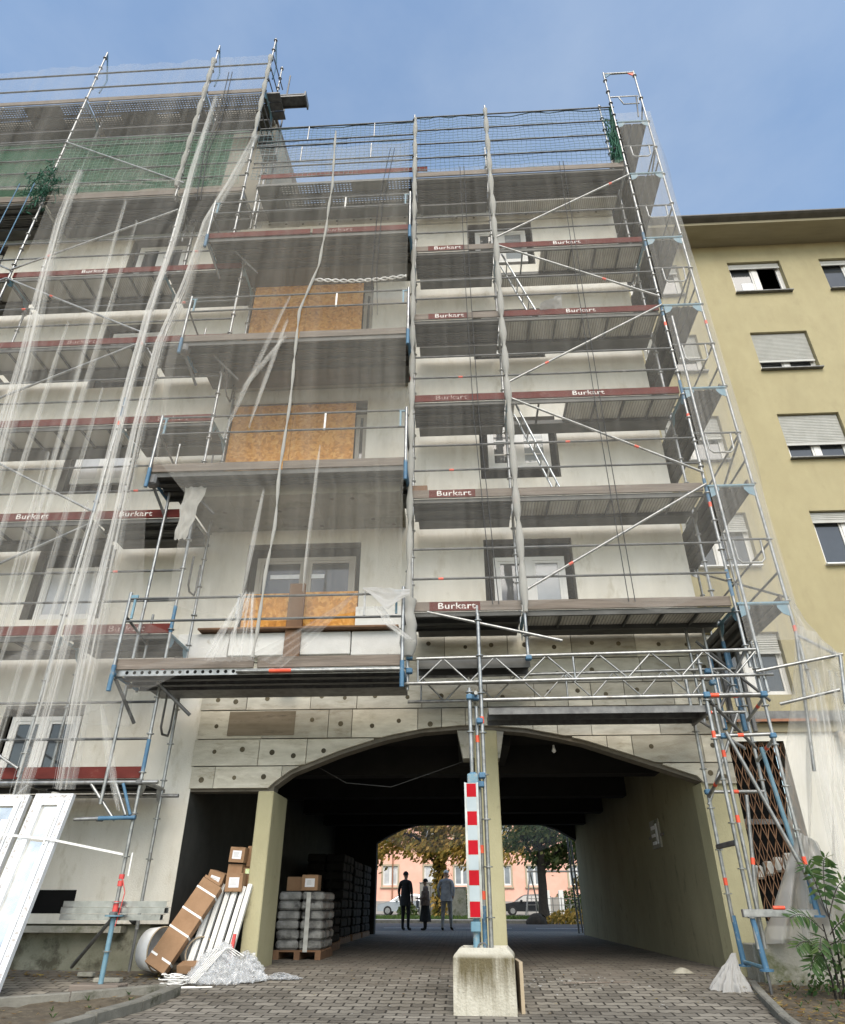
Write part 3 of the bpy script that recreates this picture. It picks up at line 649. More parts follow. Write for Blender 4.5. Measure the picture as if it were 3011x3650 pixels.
def window(x0,x1,z0,z1,y,par,fm,gm,nsash=2,fw=.07,bars=0,label=None,shutter=0,reveal=.0,sill=None,open_=None,film=None):
    """window in an opening: frame (a part) with panes (its sub-parts)"""
    f=MB()
    f.box(x0,x0+fw,y,y+.07,z0,z1); f.box(x1-fw,x1,y,y+.07,z0,z1); f.box(x0+fw,x1-fw,y,y+.07,z1-fw,z1); f.box(x0+fw,x1-fw,y,y+.07,z0,z0+fw)
    w=(x1-x0-2*fw)/nsash
    for k in range(1,nsash): xx=x0+fw+w*k; f.box(xx-.06,xx+.06,y-.004,y+.066,z0+fw,z1-fw)
    for k in range(nsash):
        a=x0+fw+w*k+(.06 if k else 0); b=x0+fw+w*(k+1)-(.06 if k<nsash-1 else 0)
        f.box(a,a+.045,y+.012,y+.06,z0+fw,z1-fw); f.box(b-.045,b,y+.012,y+.06,z0+fw,z1-fw); f.box(a+.045,b-.045,y+.012,y+.06,z1-fw-.045,z1-fw); f.box(a+.045,b-.045,y+.012,y+.06,z0+fw,z0+fw+.045)
        for q in range(1,bars+1): zz=z0+(z1-z0)*q/(bars+1); f.box(a+.045,b-.045,y+.02,y+.05,zz-.014,zz+.014)
    fo=f.build('window',fm,par,label)
    for k in range(nsash):
        a=x0+fw+w*k+(.06 if k else 0)+.045; b=x0+fw+w*(k+1)-(.06 if k<nsash-1 else 0)-.045
        if open_==k: continue
        gg=gm[k] if isinstance(gm,(list,tuple)) else gm
        MB().box(a,b,y+.032,y+.038,z0+fw+.045,z1-fw-.045).build('pane',gg,fo)
    if shutter:
        s=MB(); zz=z1-.02; zb=z1-(z1-z0)*shutter; k=0
        while zz>zb:
            s.prism([(y-.06,zz),(y-.045,zz-.022),(y-.06,zz-.045),(y-.075,zz-.022)],'x',x0+.03,x1-.03); zz-=.046
        s.box(x0+.02,x1-.02,y-.072,y-.048,zb-.05,zb); s.build('shutter',M['shutter'],fo)
    if sill: 
        MB().box(x0-.03,x1+.03,y-.24,y+.02,z0-.03,z0).build('sill',sill,fo)
    return fo
for i,(a,b,c,d) in enumerate(LW[:4]+RW):
    right=a>0
    gm=[M['glass'],M['glass_pale']] if right else M['glass_lit']
    zb=c+ (.30 if not right or i in(6,) else .22)
    if i==0: gm=M['glass']
    window(a+.16,b-.14,zb if c>5.1 else c+.02,d-(.30 if c<5.5 else .16),F+.10,BLD,M['frame_w'],gm,2,bars=2 if (i in (6,)) else 0,shutter=(.78 if i==5 else 0))
window(-7.1,-5.98,2.2,3.3,F+.10,BLD,M['frame_w'],M['glass'],2)
for (a,b,c,d) in LW2[:4]: window(a+.16,b-.14,c+.22,d-.2,F+.10,BLD,M['frame_w'],M['glass'],2)
cw=window(-3.5,-1.76,4.62,6.02,F+.12,BLD,M['frame_b'],M['glass'],2,bars=1)
for x0,x1,z0,z1 in ((-3.25,-2.3,5.62,5.70),): MB().box(x0,x1,F+.14,F+.149,z0,z1).build('tape',M['pvc'],cw)
for z0,z1 in ((6.76,8.85),(9.97,12.3)):       # door leaf beside the boarding
    window(-1.90,-1.69,z0,z1+.3,F+.10,BLD,M['frame_b'],M['glass'],1,fw=.03)
window(-4.2,-1.75,13.1,14.8,F+.12,BLD,M['frame_b'],M['glass'],3)
# the higher part on the left: bare attic wall, deep eaves and a shallow roof
m=MB(); m.box(-18,-4.62,F,F+.3,15.21,19.3); m.build('attic_wall',M['attic'],BLD,'grey brown attic wall of the higher left part')
m=MB(); m.box(-18,-4.66,F-.38,F-.002,19.22,19.36); m.build('eaves',M['attic'],BLD); m=MB(); m.prism([(F-.4,19.37),(F+7,21.0),(F+7,19.37)],'x',-18,-4.6); m.build('roof',M['roof'],BLD,'shallow roof of the higher left part')
m=MB(); m.box(-4.92,-4.60,F+.31,F+7,15.21,19.36); m.build('gable',M['attic'],BLD)
m=MB(); m.box(-18,-4.72,F-.45,F-.05,15.05,15.2); m.box(-4.70,3.95,F-.35,F-.02,15.12,15.2); m.build('eaves',M['plaster_dark'],BLD)
m=MB()
for k in range(9): m.rbox(-4.5+k*.93,-4.5+k*.93+.92,F-.055,F-.001,14.72,15.08,.006)
bo=m.build('insulation_board',M['insul'],BLD,'row of bare insulation boards under the eaves'); d=MB()
for k in range(20): d.disc((-4.3+k*.41,F-.058,14.9+random.uniform(-.07,.07)),.03,(0,1,0),8)
d.build('dowel',M['dowel'],bo)

# ------------------------------------------------------------------ yellow neighbour
Y2=13.2
YB=thing('apartment_building','yellow rendered apartment building with grey roller shutters, at right','building',(8,Y2,0))
zt=[(14.98,16.2),(12.26,13.54),(9.58,10.88),(6.9,8.2)]
holes=[]
for k in range(4):
    for (a,b) in ((4.93,6.36),(7.72,9.15),(10.2,11.65),(12.9,14.35)): holes.append((a,b,*zt[k]))
holes.append((4.93,6.36,4.2,5.45))
m=MB(); wall_holes(m,3.87,26,3.6,16.86,Y2,holes,.22,0,0); m.build('wall',M['yellow'],YB)
m=MB(); m.box(3.9,26,Y2+.7,Y2+.74,3.7,16.8); m.build('inner_wall',M['dark'],YB)
m=MB(); m.box(3.0,26.5,Y2-.75,Y2+.1,16.86,17.0); m.build('eaves',M['eave'],YB)
m=MB(); m.prism([(Y2-.88,17.0),(Y2-.75,16.95),(Y2-.75,17.09),(Y2-.92,17.09),(Y2-.93,17.04)],'x',3.0,26.5); m.build('gutter',M['gutter'],YB)
m=MB(); m.prism([(Y2-.8,17.09),(Y2+8,19.2),(Y2+8,17.0),(Y2-.7,17.0)],'x',3.0,26.5); m.build('roof',M['roof'],YB)
for k,(c,d) in enumerate(zt):
    for j,(a,b) in enumerate(((4.93,6.36),(7.72,9.15),(10.2,11.65),(12.9,14.35))):
        if j==1: sh,op=[(.13,1),(.72,None),(.64,None),(.17,None)][k]
        elif j==2: sh,op=(.12,1) if k==0 else (.5,None)
        else: sh,op=[(.2,None),(.55,None),(.45,None),(.3,None)][k]
        fo=window(a,b,c,d,Y2+.14,YB,M['frame_w'],M['glass'],2,fw=.06,shutter=sh,sill=M['steel_dark'] if k<3 else M['pvc'],open_=op)
        if k==0 and j==1: MB().box(a+.30,a+.62,Y2+.165,Y2+.17,c+.14,c+.55).build('notice',M['paper'],fo)
window(4.93,6.36,4.2,5.45,Y2+.14,YB,M['frame_w'],M['glass'],2,fw=.06,shutter=.3)
# ground floor annex with shop opening and folding lattice
Y3=12.55
m=MB(); wall_holes(m,3.87,26,-.1,3.36,Y3,[(4.62,5.62,.46,3.22)],.35,0,1); m.build('annex_wall',[M['plaster_white'],M['plaster_dark']],YB,'cream ground floor wall of the yellow building')
m=MB(); m.box(3.87,26,Y3-.06,Y2+.02,3.36,3.52); m.build('cornice',M['eave'],YB); m=MB(); m.box(3.87,26,Y3-.16,Y2+.01,3.521,3.70); m.build('fascia',M['steel_dark'],YB)
m=MB(); m.box(3.88,6.2,Y3-.19,Y3-.165,3.515,3.56); m.build('flashing',M['lead'],YB)
m=MB(); m.box(4.66,5.58,Y3+.36,Y3+1.6,.40,3.26); m.build('shop_interior',M['dark'],YB)
MB().box(4.62,5.62,Y3+.26,Y3+.30,1.92,2.0).build('door_rail',M['steel_dark'],YB); MB().box(4.62,5.62,Y3+.26,Y3+.30,.46,.52).build('door_rail',M['steel_dark'],YB)
m=MB()
for k in range(9):
    xa=4.62+k*.125-.5
    for s_ in (1,-1):
        for q in range(7):
            z0=.46+q*.40; xs_=4.62+(k)*.125
            a=(xs_, Y3+.06+.012*s_, z0); b=(xs_+.125*s_, Y3+.06+.012*s_, z0+.40)
            if 4.6<=a[0]<=5.64 and 4.6<=b[0]<=5.64: m.tube(a,b,.009,4)
for k in range(9): m.tube((4.62+k*.125,Y3+.06,.46),(4.62+k*.125,Y3+.06,3.2),.007,4)
one('lattice_gate', m, M['wood_brown'],'brown folding lattice gate across the dark shop doorway','gate')
m=MB()   # packages on a shelf behind the lattice
for k in range(5): x=4.70+k*.175; m.rbox(x,x+.15,Y3+.14,Y3+.26,1.10+.05*k,1.30+.06*k,.03)
one('packages', m, M['shutter'],'pale wrapped packages in a row behind the lattice gate','packages')
lm=thing('wall_lamp','small beige bulkhead lamp on the cream wall at far right','lamp',(6.55,Y3-.1,3.15))
m=MB(); m.tube((6.55,Y3-.02,3.32),(6.55,Y3-.16,3.32),.05,10); m.build('bracket',M['steel_dark'],lm)
m=MB(); m.path([(6.55,Y3-.14,3.32),(6.57,Y3-.17,3.2),(6.58,Y3-.18,3.05)],.07,10,rs=[.05,.075,.06]); m.build('lamp_shade',M['sand'],lm)
# ------------------------------------------------------------------ scaffolding
_txt={}
def text_mesh(s,size,mt,bold=.012):
    k=(s,size,mt.name)
    if k in _txt: return _txt[k]
    cu=bpy.data.curves.new('lettering','FONT'); cu.body=s; cu.size=size; cu.align_x='CENTER'; cu.align_y='CENTER'; cu.offset=bold*size; cu.space_character=1.08; cu.resolution_u=3
    o=bpy.data.objects.new('lettering',cu); COL.objects.link(o); bpy.context.view_layer.update()
    me=bpy.data.meshes.new_from_object(o.evaluated_get(bpy.context.evaluated_depsgraph_get())); me.materials.clear(); me.materials.append(mt)
    bpy.data.objects.remove(o); bpy.data.curves.remove(cu); _txt[k]=me; return me
def lettering(s,size,c,par,faded=False,rot=(rad(90),0,0),name='lettering',mt=None,sx=1.0):
    o=bpy.data.objects.new(name,text_mesh(s,size,mt or M['letter_faded' if faded else 'letter'])); COL.objects.link(o); o.parent=par
    w=par.location+(par.parent.location if par.parent else V(0,0,0)); o.location=V(*c)-w; o.rotation_euler=rot; o.scale=(sx,1,1); return o
NAME='Burkart'
def toe_board(par,x0,x1,y,zt,kind='toe',texts=(),label=None,patch=None,faded=False):
    m=MB(); m.rbox(x0+.03,x1-.03,y+.035,y+.065,zt-.15,zt,.004); o=m.build('toe_board',M[kind],par,label)
    if patch is not None:      # wooden board with a painted end
        p=MB(); p.box(patch[0],patch[1],y+.0335,y+.036,zt-.147,zt-.004); p.build('painted_patch',M['toe'],o)
    for tx in texts: lettering(NAME,.135,(tx,y+.0315,zt-.075),o,faded,sx=1.25)
    return o
def standard(par,x,y,z0,z1,bands=(),blues=(),step=.5,collars=True,mt=None):
    m=MB(); m.tube((x,y,z0),(x,y,z1),.0242,8)
    if collars:
        z=z0+.3
        while z<z1: m.tube((x,y,z),(x,y,z+.012),.052,8); z+=step
    o=m.build('standard',mt or M['steel'],par)
    for b in bands: MB().tube((x,y,b),(x,y,b+.085),.0262,8).build('red_band',M['red'],o)
    for b in blues: MB().tube((x,y,b),(x,y,b+.42),.0285,8).build('blue_sleeve',M['blue'],o)
    return o
def rail(par,p,q,r=.0185,mt=None,name='guard_rail',band=None):
    o=MB().tube(p,q,r,7).build(name,mt or (M['rail'] if name=='guard_rail' else M['steel']),par)
    if band is not None:
        p=Vector(p);q=Vector(q);d=(q-p).normalized(); a=p+d*band; MB().tube(a,a+d*.075,r+.002,7).build('red_band',M['red'],o)
    return o
def deck(par,x0,x1,y0,y1,z,kind='steel',hatch=None,label=None):
    m=MB()
    if kind=='ply':
        xa=x0+.04; xb=x1-.04
        spans=[(xa,xb)] if not hatch else [(xa,hatch[0]),(hatch[1],xb)]
        m.box(xa,xb,y0,y0+.035,z-.085,z-.001,1); m.box(xa,xb,y1-.035,y1,z-.085,z-.001,1)
        for a,b in spans: m.box(a,b,y0+.036,y1-.036,z-.014,z,0)
        x=xa
        while x<xb:
            m.box(x,x+.028,y0+.036,y1-.036,z-.06,z-.0145,1); x+=.497
        o=m.build('deck',[M['ply'],M['deck_steel']],par,label)
    elif kind=='perf':
        w=(y1-y0)/2; xa,xb=x0+.04,x1-.04
        for k in range(2):
            a=y0+w*k+.008; b=y0+w*(k+1)-.008
            for q in (a,b-.006): m.box(xa,xb,q,q+.006,z-.07,z-.0065)
            for q in (.06,.24,.42,.58,.76,.94): m.box(xa,xb,a+(b-a)*q-.018,a+(b-a)*q+.018,z-.006,z)
            x=xa
            while x<xb:
                closed=nz(x*.8,k*7.0)>.12
                m.box(x,x+(.075 if closed else .034),a+.0065,b-.0065,z-.0125,z-.0065); x+=.075
        o=m.build('deck',M['deck_steel'],par,label)
    else:
        w=(y1-y0)/2
        for k in range(2):
            a=y0+w*k+.008; b=y0+w*(k+1)-.008
            m.box(x0+.04,x1-.04,a,b,z-.006,z,0)
            for (ya,yb) in ((a,a+.006),(b-.006,b)): m.box(x0+.04,x1-.04,ya,yb,z-.07,z-.0065,0)
            m.box(x0+.04,x1-.04,a+.0065,a+.03,z-.07,z-.064,0); m.box(x0+.04,x1-.04,b-.03,b-.0065,z-.07,z-.064,0)
            m.box(x0+.04,x1-.04,(a+b)/2-.012,(a+b)/2+.012,z-.03,z-.0065,0)
        for q in (.2,.36,.64,.8): m.box(x0+.04,x1-.04,a+(b-a)*q-.014,a+(b-a)*q+.014,z-.034,z-.0065,0)
        o=m.build('deck',M['deck_steel'],par,label)
    return o
def transom(par,a,b,blue=False,gusset=True):
    m=MB(); a=Vector(a);b=Vector(b); d=(b-a).normalized(); m.tube(a,b,.026,7)
    if gusset:
        up=V(0,0,1); t=d.cross(up)*.005
        for p,s in ((a,1),(b,-1)):
            q=[p+d*.02*s-up*.02,p+d*.17*s-up*.02,p+d*.17*s-up*.07,p+d*.11*s-up*.16,p+d*.02*s-up*.20]
            m.add([v+t for v in q]+[v-t for v in q],[(0,1,2,3,4),(9,8,7,6,5)]+[(i,5+i,5+(i+1)%5,(i+1)%5) for i in range(5)])
    return m.build('transom',M['blue_light'] if blue else M['steel'],par)
def ladder(par,a,b,w=.32):
    a=Vector(a);b=Vector(b); m=MB(); s=V(0,w/2,0)
    m.tube(a-s,b-s,.019,6); m.tube(a+s,b+s,.019,6); n=int((b-a).length/.28)
    for i in range(1,n): p=a.lerp(b,i/n); m.tube(p-s,p+s,.014,6)
    return m.build('ladder',M['alu'],par)
def couplers(par,ps,mt,s=.045):
    for p in ps: coupler(MBx:=MB(),p,s); MBx.build('coupler',M[mt],par)
def coupler(m,p,s=.045):
    m.rbox(p[0]-s,p[0]+s,p[1]-s,p[1]+s,p[2]-s*.8,p[2]+s*.8,.012)

# -- right hand facade scaffold: narrow bay -0.73..0.97 and wide bay 0.97..3.97
RS=thing('facade_scaffold','steel facade scaffold with lettered red brown toe boards above the lattice girders','scaffold',(.97,S0,3.7))
lev=[4.62,6.58,8.58,10.60,12.56,15.08]     # tops of the toe boards
XA,XB,XC=-.73,.97,3.98
standard(RS,XA,S0,3.3,17.3,bands=(8.9,),blues=()); standard(RS,XA,S1,4.4,17.0)
standard(RS,XB,S0,3.75,17.55,bands=(6.25,)); standard(RS,XB,S1,4.4,17.0)
standard(RS,XC,S0,3.55,18.72,bands=(7.85,6.1,10.0),blues=(12.2,10.25,8.25,6.2,4.6)); standard(RS,XC,S1,3.2,18.6,blues=(3.75,))
standard(RS,XC+.14,S0-.03,3.2,10.2,collars=False)
for i,zt in enumerate(lev):
    zd=zt-.15
    top=(i==5)
    kind=['wood','wood','toe','wood','toe','wood'][i]
    toe_board(RS,XA,XB,S0,zt,'toe' if i in (2,) else 'wood',texts=() if top else (-.02,),label=None if i==2 else 'weathered timber toe board',patch=None if i==2 or top else (-.42,.33),faded=i==2)
    if i==3: toe_board(RS,XB,XC,S0,zt,'toe',texts=(2.48,))
    else: toe_board(RS,XB,XC,S0,zt,['wood','wood','toe','toe','toe','wood'][i],texts={2:(2.38,),4:(2.42,)}.get(i,()),label='grey weathered timber toe board' if i in(0,1) else None)
    deck(RS,XA,XB,S0+.07,S1-.02,zd,'steel'); 
    deck(RS,XB,XC,S0+.07,S1-.02,zd,'ply' if not top else 'steel',hatch={2:(1.1,2.0),4:(1.05,1.9)}.get(i))
    MB().box(XB+.1,XC-.05,S1+.02,S1+.30,zd-.05,zd-.005).build('deck',M['ply'] if i in(4,5) else M['deck_steel'],RS)
    MB().box(XA+.1,XB-.05,S1+.02,S1+.27,zd-.05,zd-.005).build('deck',M['deck_steel'],RS)
    for x in (XA,XB,XC): transom(RS,(x,S0,zd-.04),(x,S1,zd-.04),blue=(i%2==0))
    for h,bd in ((.5,.45),(1.0,1.1)):
        if top: continue
        rail(RS,(XA,S0-.01,zd+h),(XB,S0-.01,zd+h),band=bd+.2*i if h<.9 and i<3 else None); rail(RS,(XB,S0-.012,zd+h),(XC,S0-.012,zd+h),band=.9 if (i==1 and h>.9) else None)
for h in (.55,1.1,1.65,2.2):
    rail(RS,(XA,S0,15.0+h),(XB,S0,15.0+h)); rail(RS,(XB,S0,15.0+h),(XC+.05,S0,15.0+h))
br=[((XC,14.5),(XB,12.62)),((XB,12.4),(XC,10.72)),((XC,10.5),(XB,8.72)),((XB,8.4),(XC,6.72)),((XC,6.5),(XB,4.72))]
for k,((xa,za),(xb,zb)) in enumerate(br): rail(RS,(xa,S0-.05,za),(xb,S0-.05,zb),.021,name='brace',band=2.6 if k in(2,4) else (.5 if k==0 else 2.3))
ladder(RS,(1.12,S0+.36,8.45),(1.78,S0+.36,6.5)); ladder(RS,(1.1,S0+.36,12.42),(1.75,S0+.36,10.5))
m=MB(); m.rbox(-.72,-.45,S0+.1,S0+.28,6.6,6.72,.01); m.build('timber_block',M['wood_brown'],RS)
rail(RS,(-.45,S0-.06,4.42),(1.45,S0-.12,3.93),.022,name='loose_tube',mt=M['steel'])
for x,y,z0,z1 in ((.28,S0+.05,3.0,4.55),(3.72,S1,2.9,4.55),(3.50,S1+.1,3.0,4.5)): MB().tube((x,y,z0),(x,y,z1),.0242,8).build('standard',M['steel'],RS)
# -- end scaffold round the corner, along the side wall
ES=thing('side_scaffold','narrow end scaffold with blue transoms and looped side guards round the right corner','scaffold',(4.36,S0,3.5))
XD=4.72; YB_=12.35
standard(ES,XD,S0,3.2,18.72,bands=(10.0,4.05),blues=(),step=1.0); standard(ES,XD,YB_,3.6,17.2,step=1.0); standard(ES,4.05,YB_,3.6,17.2,step=1.0); standard(ES,XD,10.8,3.6,6.4,step=1.0)
for i,zt in enumerate([4.55,6.55,8.55,10.58,12.5,14.63,16.6]):
    zd=zt-.08
    transom(ES,(XC+.02,S0-.02,zd),(XD,S0-.02,zd),blue=True); transom(ES,(4.05,YB_,zd),(XD,YB_,zd))
    if i<7:
        m=MB()
        for k in range(2):
            a=XC+.06+.33*k; 
            m.box(a,a+.31,S0+.03,YB_-.03,zd-.004,zd+.002)
            for q in (a,a+.304): m.box(q,q+.006,S0+.03,YB_-.03,zd-.075,zd-.0045)
            m.box(a+.15,a+.17,S0+.03,YB_-.03,zd-.04,zd-.0045)
        m.build('deck',M['deck_steel'],ES)
        toe=MB(); toe.box(XD-.06,XD-.03,S0+.05,YB_-.05,zd+.003,zd+.15); toe.build('toe_board',M['wood'],ES,'weathered timber toe board')
    if i<6:
        rail(ES,(XC,S0,zd+1.05),(XD,S0,zd+1.05)); 
        # looped guard under the rail
        u=MB(); u.path([(XC+.2,S0,zd+1.03),(XC+.21,S0,zd+.72),(XC+.26,S0,zd+.66),(XD-.2,S0,zd+.66),(XD-.14,S0,zd+.72),(XD-.13,S0,zd+1.03)],.016,6); u.build('guard_loop',M['steel'],ES)
        for h in (.5,1.0): rail(ES,(XD,S0,zd+h),(XD,YB_,zd+h))
        rail(ES,(XD+.03,S0+.02,zd+1.0 if i%2 else zd+.1),(XD+.03,YB_,zd+.0 if i%2 else zd+1.9),.021,name='brace')
rail(ES,(XC+.02,S0,18.66),(XD,S0,18.66),.026,name='transom',mt=M['steel']); 
u=MB(); u.path([(XC+.02,S0,17.62),(XD-.05,S0,17.62),(XD-.08,S0,17.3),(XC+.3,S0,17.3),(XC+.22,S0,17.60)],.016,6); u.build('guard_loop',M['steel'],ES)
rail(ES,(XD-.1,S0,17.6),(XD-.18,S0,16.75),.018); rail(ES,(XD,S0,17.3),(XD-.03,S0+.3,16.8),.018)
for z in (18.55,): 
    for x,s in ((XC+.03,1),(XD-.01,-1)): MB().prism([(x,z+.1),(x+.16*s,z+.1),(x,z-.06)],'y',S0-.01,S0+.01).build('gusset',M['blue'] if s>0 else M['red'],ES)

# -- left facade scaffold
LS=thing('facade_scaffold','tall steel facade scaffold on the left, reaching above the roof edge behind white netting','scaffold',(-6.1,S0,gz(S0)))
for x,z0,z1 in ((-4.25,-.06,12.4),(-5.95,2.2,14.8),(-9.25,2.2,14.8),(-12.32,2.2,14.8)):
    standard(LS,x,S0,z0,z1,bands=(3.6,) if x==-4.25 else (8.1,10.0),blues=(4.2,2.25) if x==-4.25 else (8.3,6.3)); standard(LS,x,S1,.45 if x==-4.25 else 2.0,z1)
for x,z1 in ((-4.6,21.4),(-6.15,21.2),(-9.32,21.2),(-12.4,21.0)):
    standard(LS,x,S0,12.5 if x==-4.6 else 14.6,z1); standard(LS,x,S1,14.0,z1-.9 if x!=-4.6 else z1)
    # bent top of the guard frame
    MB().tube((x,S0,z1),(x,S0+.35,z1-.75),.02,7).tube((x,S0+.35,z1-.75),(x,S0+.28,z1-1.5),.02,7).build('top_stay',M['blue'] if x!=-12.4 else M['steel'],LS)
standard(LS,-4.70,S0-.06,1.85,6.6,collars=False)
llev=[2.33,4.36,6.35,8.32,10.29,12.32,14.9,19.0]
for i,zt in enumerate(llev):
    zd=zt-.15; xr=-4.25 if i<6 else -4.6
    xs=[-12.35,-9.25,-5.95,xr] if i<6 else [-12.4,-9.32,-6.15,xr]
    for a,b in zip(xs,xs[1:]):
        wide=b-a>2
        tx={1:(-4.95,),2:(-5.25,) if not wide else (-7.0,),3:(-5.0,) if not wide else (),4:(-7.2,) if wide else (),5:(-7.45,) if wide else ()}.get(i,())
        tx=[t for t in tx if a<t<b]
        toe_board(LS,a,b,S0,zt,'toe' if i<6 else 'wood',texts=tx,faded=i in(1,3,4))
        deck(LS,a,b,S0+.07,S1-.02,zd,('ply' if wide else 'steel') if i<6 else ('perf' if i==7 else 'steel'))
        MB().box(a+.08,b-.08,S1+.02,S1+.3,zd-.05,zd-.004).build('deck',M['deck_steel'],LS)
        if i<7:
            for h in (.5,1.0): rail(LS,(a,S0-.01,zd+h),(b,S0-.01,zd+h),band=.6 if (i+int(h*2))%3==0 else None)
        else:
            for h in (.55,1.25): rail(LS,(a,S0-.01,zd+h),(b,S0-.01,zd+h),.022)
        if i==6:
            for h in (1.5,2.0,2.2): rail(LS,(a,S0-.01,zd+h),(b,S0-.01,zd+h))
    for x in xs: transom(LS,(x,S0,zd-.04),(x,S1,zd-.04),blue=(i%2==1))
rail(LS,(-12.4,S0+.0,17.05),(-4.6,S0,17.05),.026); 
for k in range(6):
    zb=2.2+2.0*k; a,b=(-9.25,-5.95) 
    rail(LS,(a if k%2 else b,S0-.05,zb+.1),(b if k%2 else a,S0-.05,zb+1.85),.021,name='brace',band=.8 if k%2 else 2.4)
    rail(LS,(a-3.1 if k%2==0 else a,S0-.05,zb+.1),(a if k%2==0 else a-3.1,S0-.05,zb+1.85),.021,name='brace')
rail(LS,(-9.3,S0-.05,16.9),(-6.0,S0-.05,15.0),.021,name='brace')
# side decks and dark stair at the top right end of the high part
for z in (17.0,18.9,):
    m=MB()
    for k in range(3): m.box(-4.62,-4.25,S0+.1+.24*k,S0+.31+.24*k,z-.05,z)
    m.build('deck',M['steel_dark'],LS)
for z in (17.4,17.9,18.3,19.5,20.0,20.6): rail(LS,(-4.6,S0,z),(-4.55,S1+.2,z),.016,mt=M['steel_dark'])
standard(LS,-4.38,S1+.15,16.5,21.2,collars=False,mt=M['steel_dark'])
m=MB(); m.box(-4.6,-3.62,S0+.25,S0+.56,19.0,19.03); m.box(-4.6,-3.62,S0+.25,S0+.27,18.94,19.06); m.box(-4.6,-3.62,S0+.54,S0+.56,18.94,19.06); m.rbox(-3.64,-3.60,S0+.22,S0+.6,18.9,19.1,.005)
m.build('deck',M['steel_dark'],LS,'single dark plank sticking out past the end of the top deck')
# ground level of the left scaffold: ledgers, start girder and struts
for z,y in ((2.12,S0-.03),(2.05,S1)): rail(LS,(-12.4,y,z),(-4.0,y,z),.027,name='ledger')
rail(LS,(-5.0,S0-.06,1.67),(-4.66,S0-.06,1.68),.024,name='ledger'); rail(LS,(-4.68,S0-.06,1.68),(-4.2,S0-.06,1.69),.027,name='ledger',mt=M['blue'])
for k in range(7):
    x=-10.0+k*.85; rail(LS,(x,S0-.03,2.1),(x+.42 if k%2==0 else x-.42,S0-.03,1.66),.02,name='strut'); 
for (x,y,mt) in ((-4.55,-4.28,'steel'),(-4.45,-4.22,'blue')): rail(LS,(x,S0-.07,2.1),(y-.05,S0-.07,1.72),.02,name='strut',mt=M[mt])
rail(LS,(-4.25,S0,.60),(-5.1,S1+.2,.03),.024,name='strut',mt=M['steel_dark'])
couplers(LS,[(x,S0-.03,z) for (x,z) in ((-4.25,2.12),(-4.68,1.68),(-4.25,1.70),(-4.25,3.42),(-4.68,3.4),(-4.25,.62))],'steel_dark',.04)
MB().tube((-4.25,S0,.60),(-4.25,S0,.615),.11,10).tube((-4.25,S0,-.10),(-4.25,S0,.6),.03,8).build('base_jack',M['blue_light'],LS)
MB().tube((-4.25,S1,.0),(-4.25,S1,.7),.02,8).build('base_jack',M['steel_dark'],LS)
pd=MB(); pd.rbox(-4.55,-3.98,S0-.14,S0+.14,gz(S0)-.01,gz(S0)+.07,.008); one('timber_pad',pd,M['wood'],'grey wooden pad under the foot of the left scaffold','plank')
# right end loops of the left scaffold decks
for z in (3.0,5.2,7.2,9.2):
    MB().path([(-4.25,S0+.3,z+.4),(-4.25,S0+.3,z-.1),(-4.25,S0+.38,z-.18),(-4.25,S0+.58,z-.16),(-4.25,S0+.62,z-.05),(-4.25,S0+.62,z+.4)],.017,6).build('guard_loop',M['steel_dark'],LS)

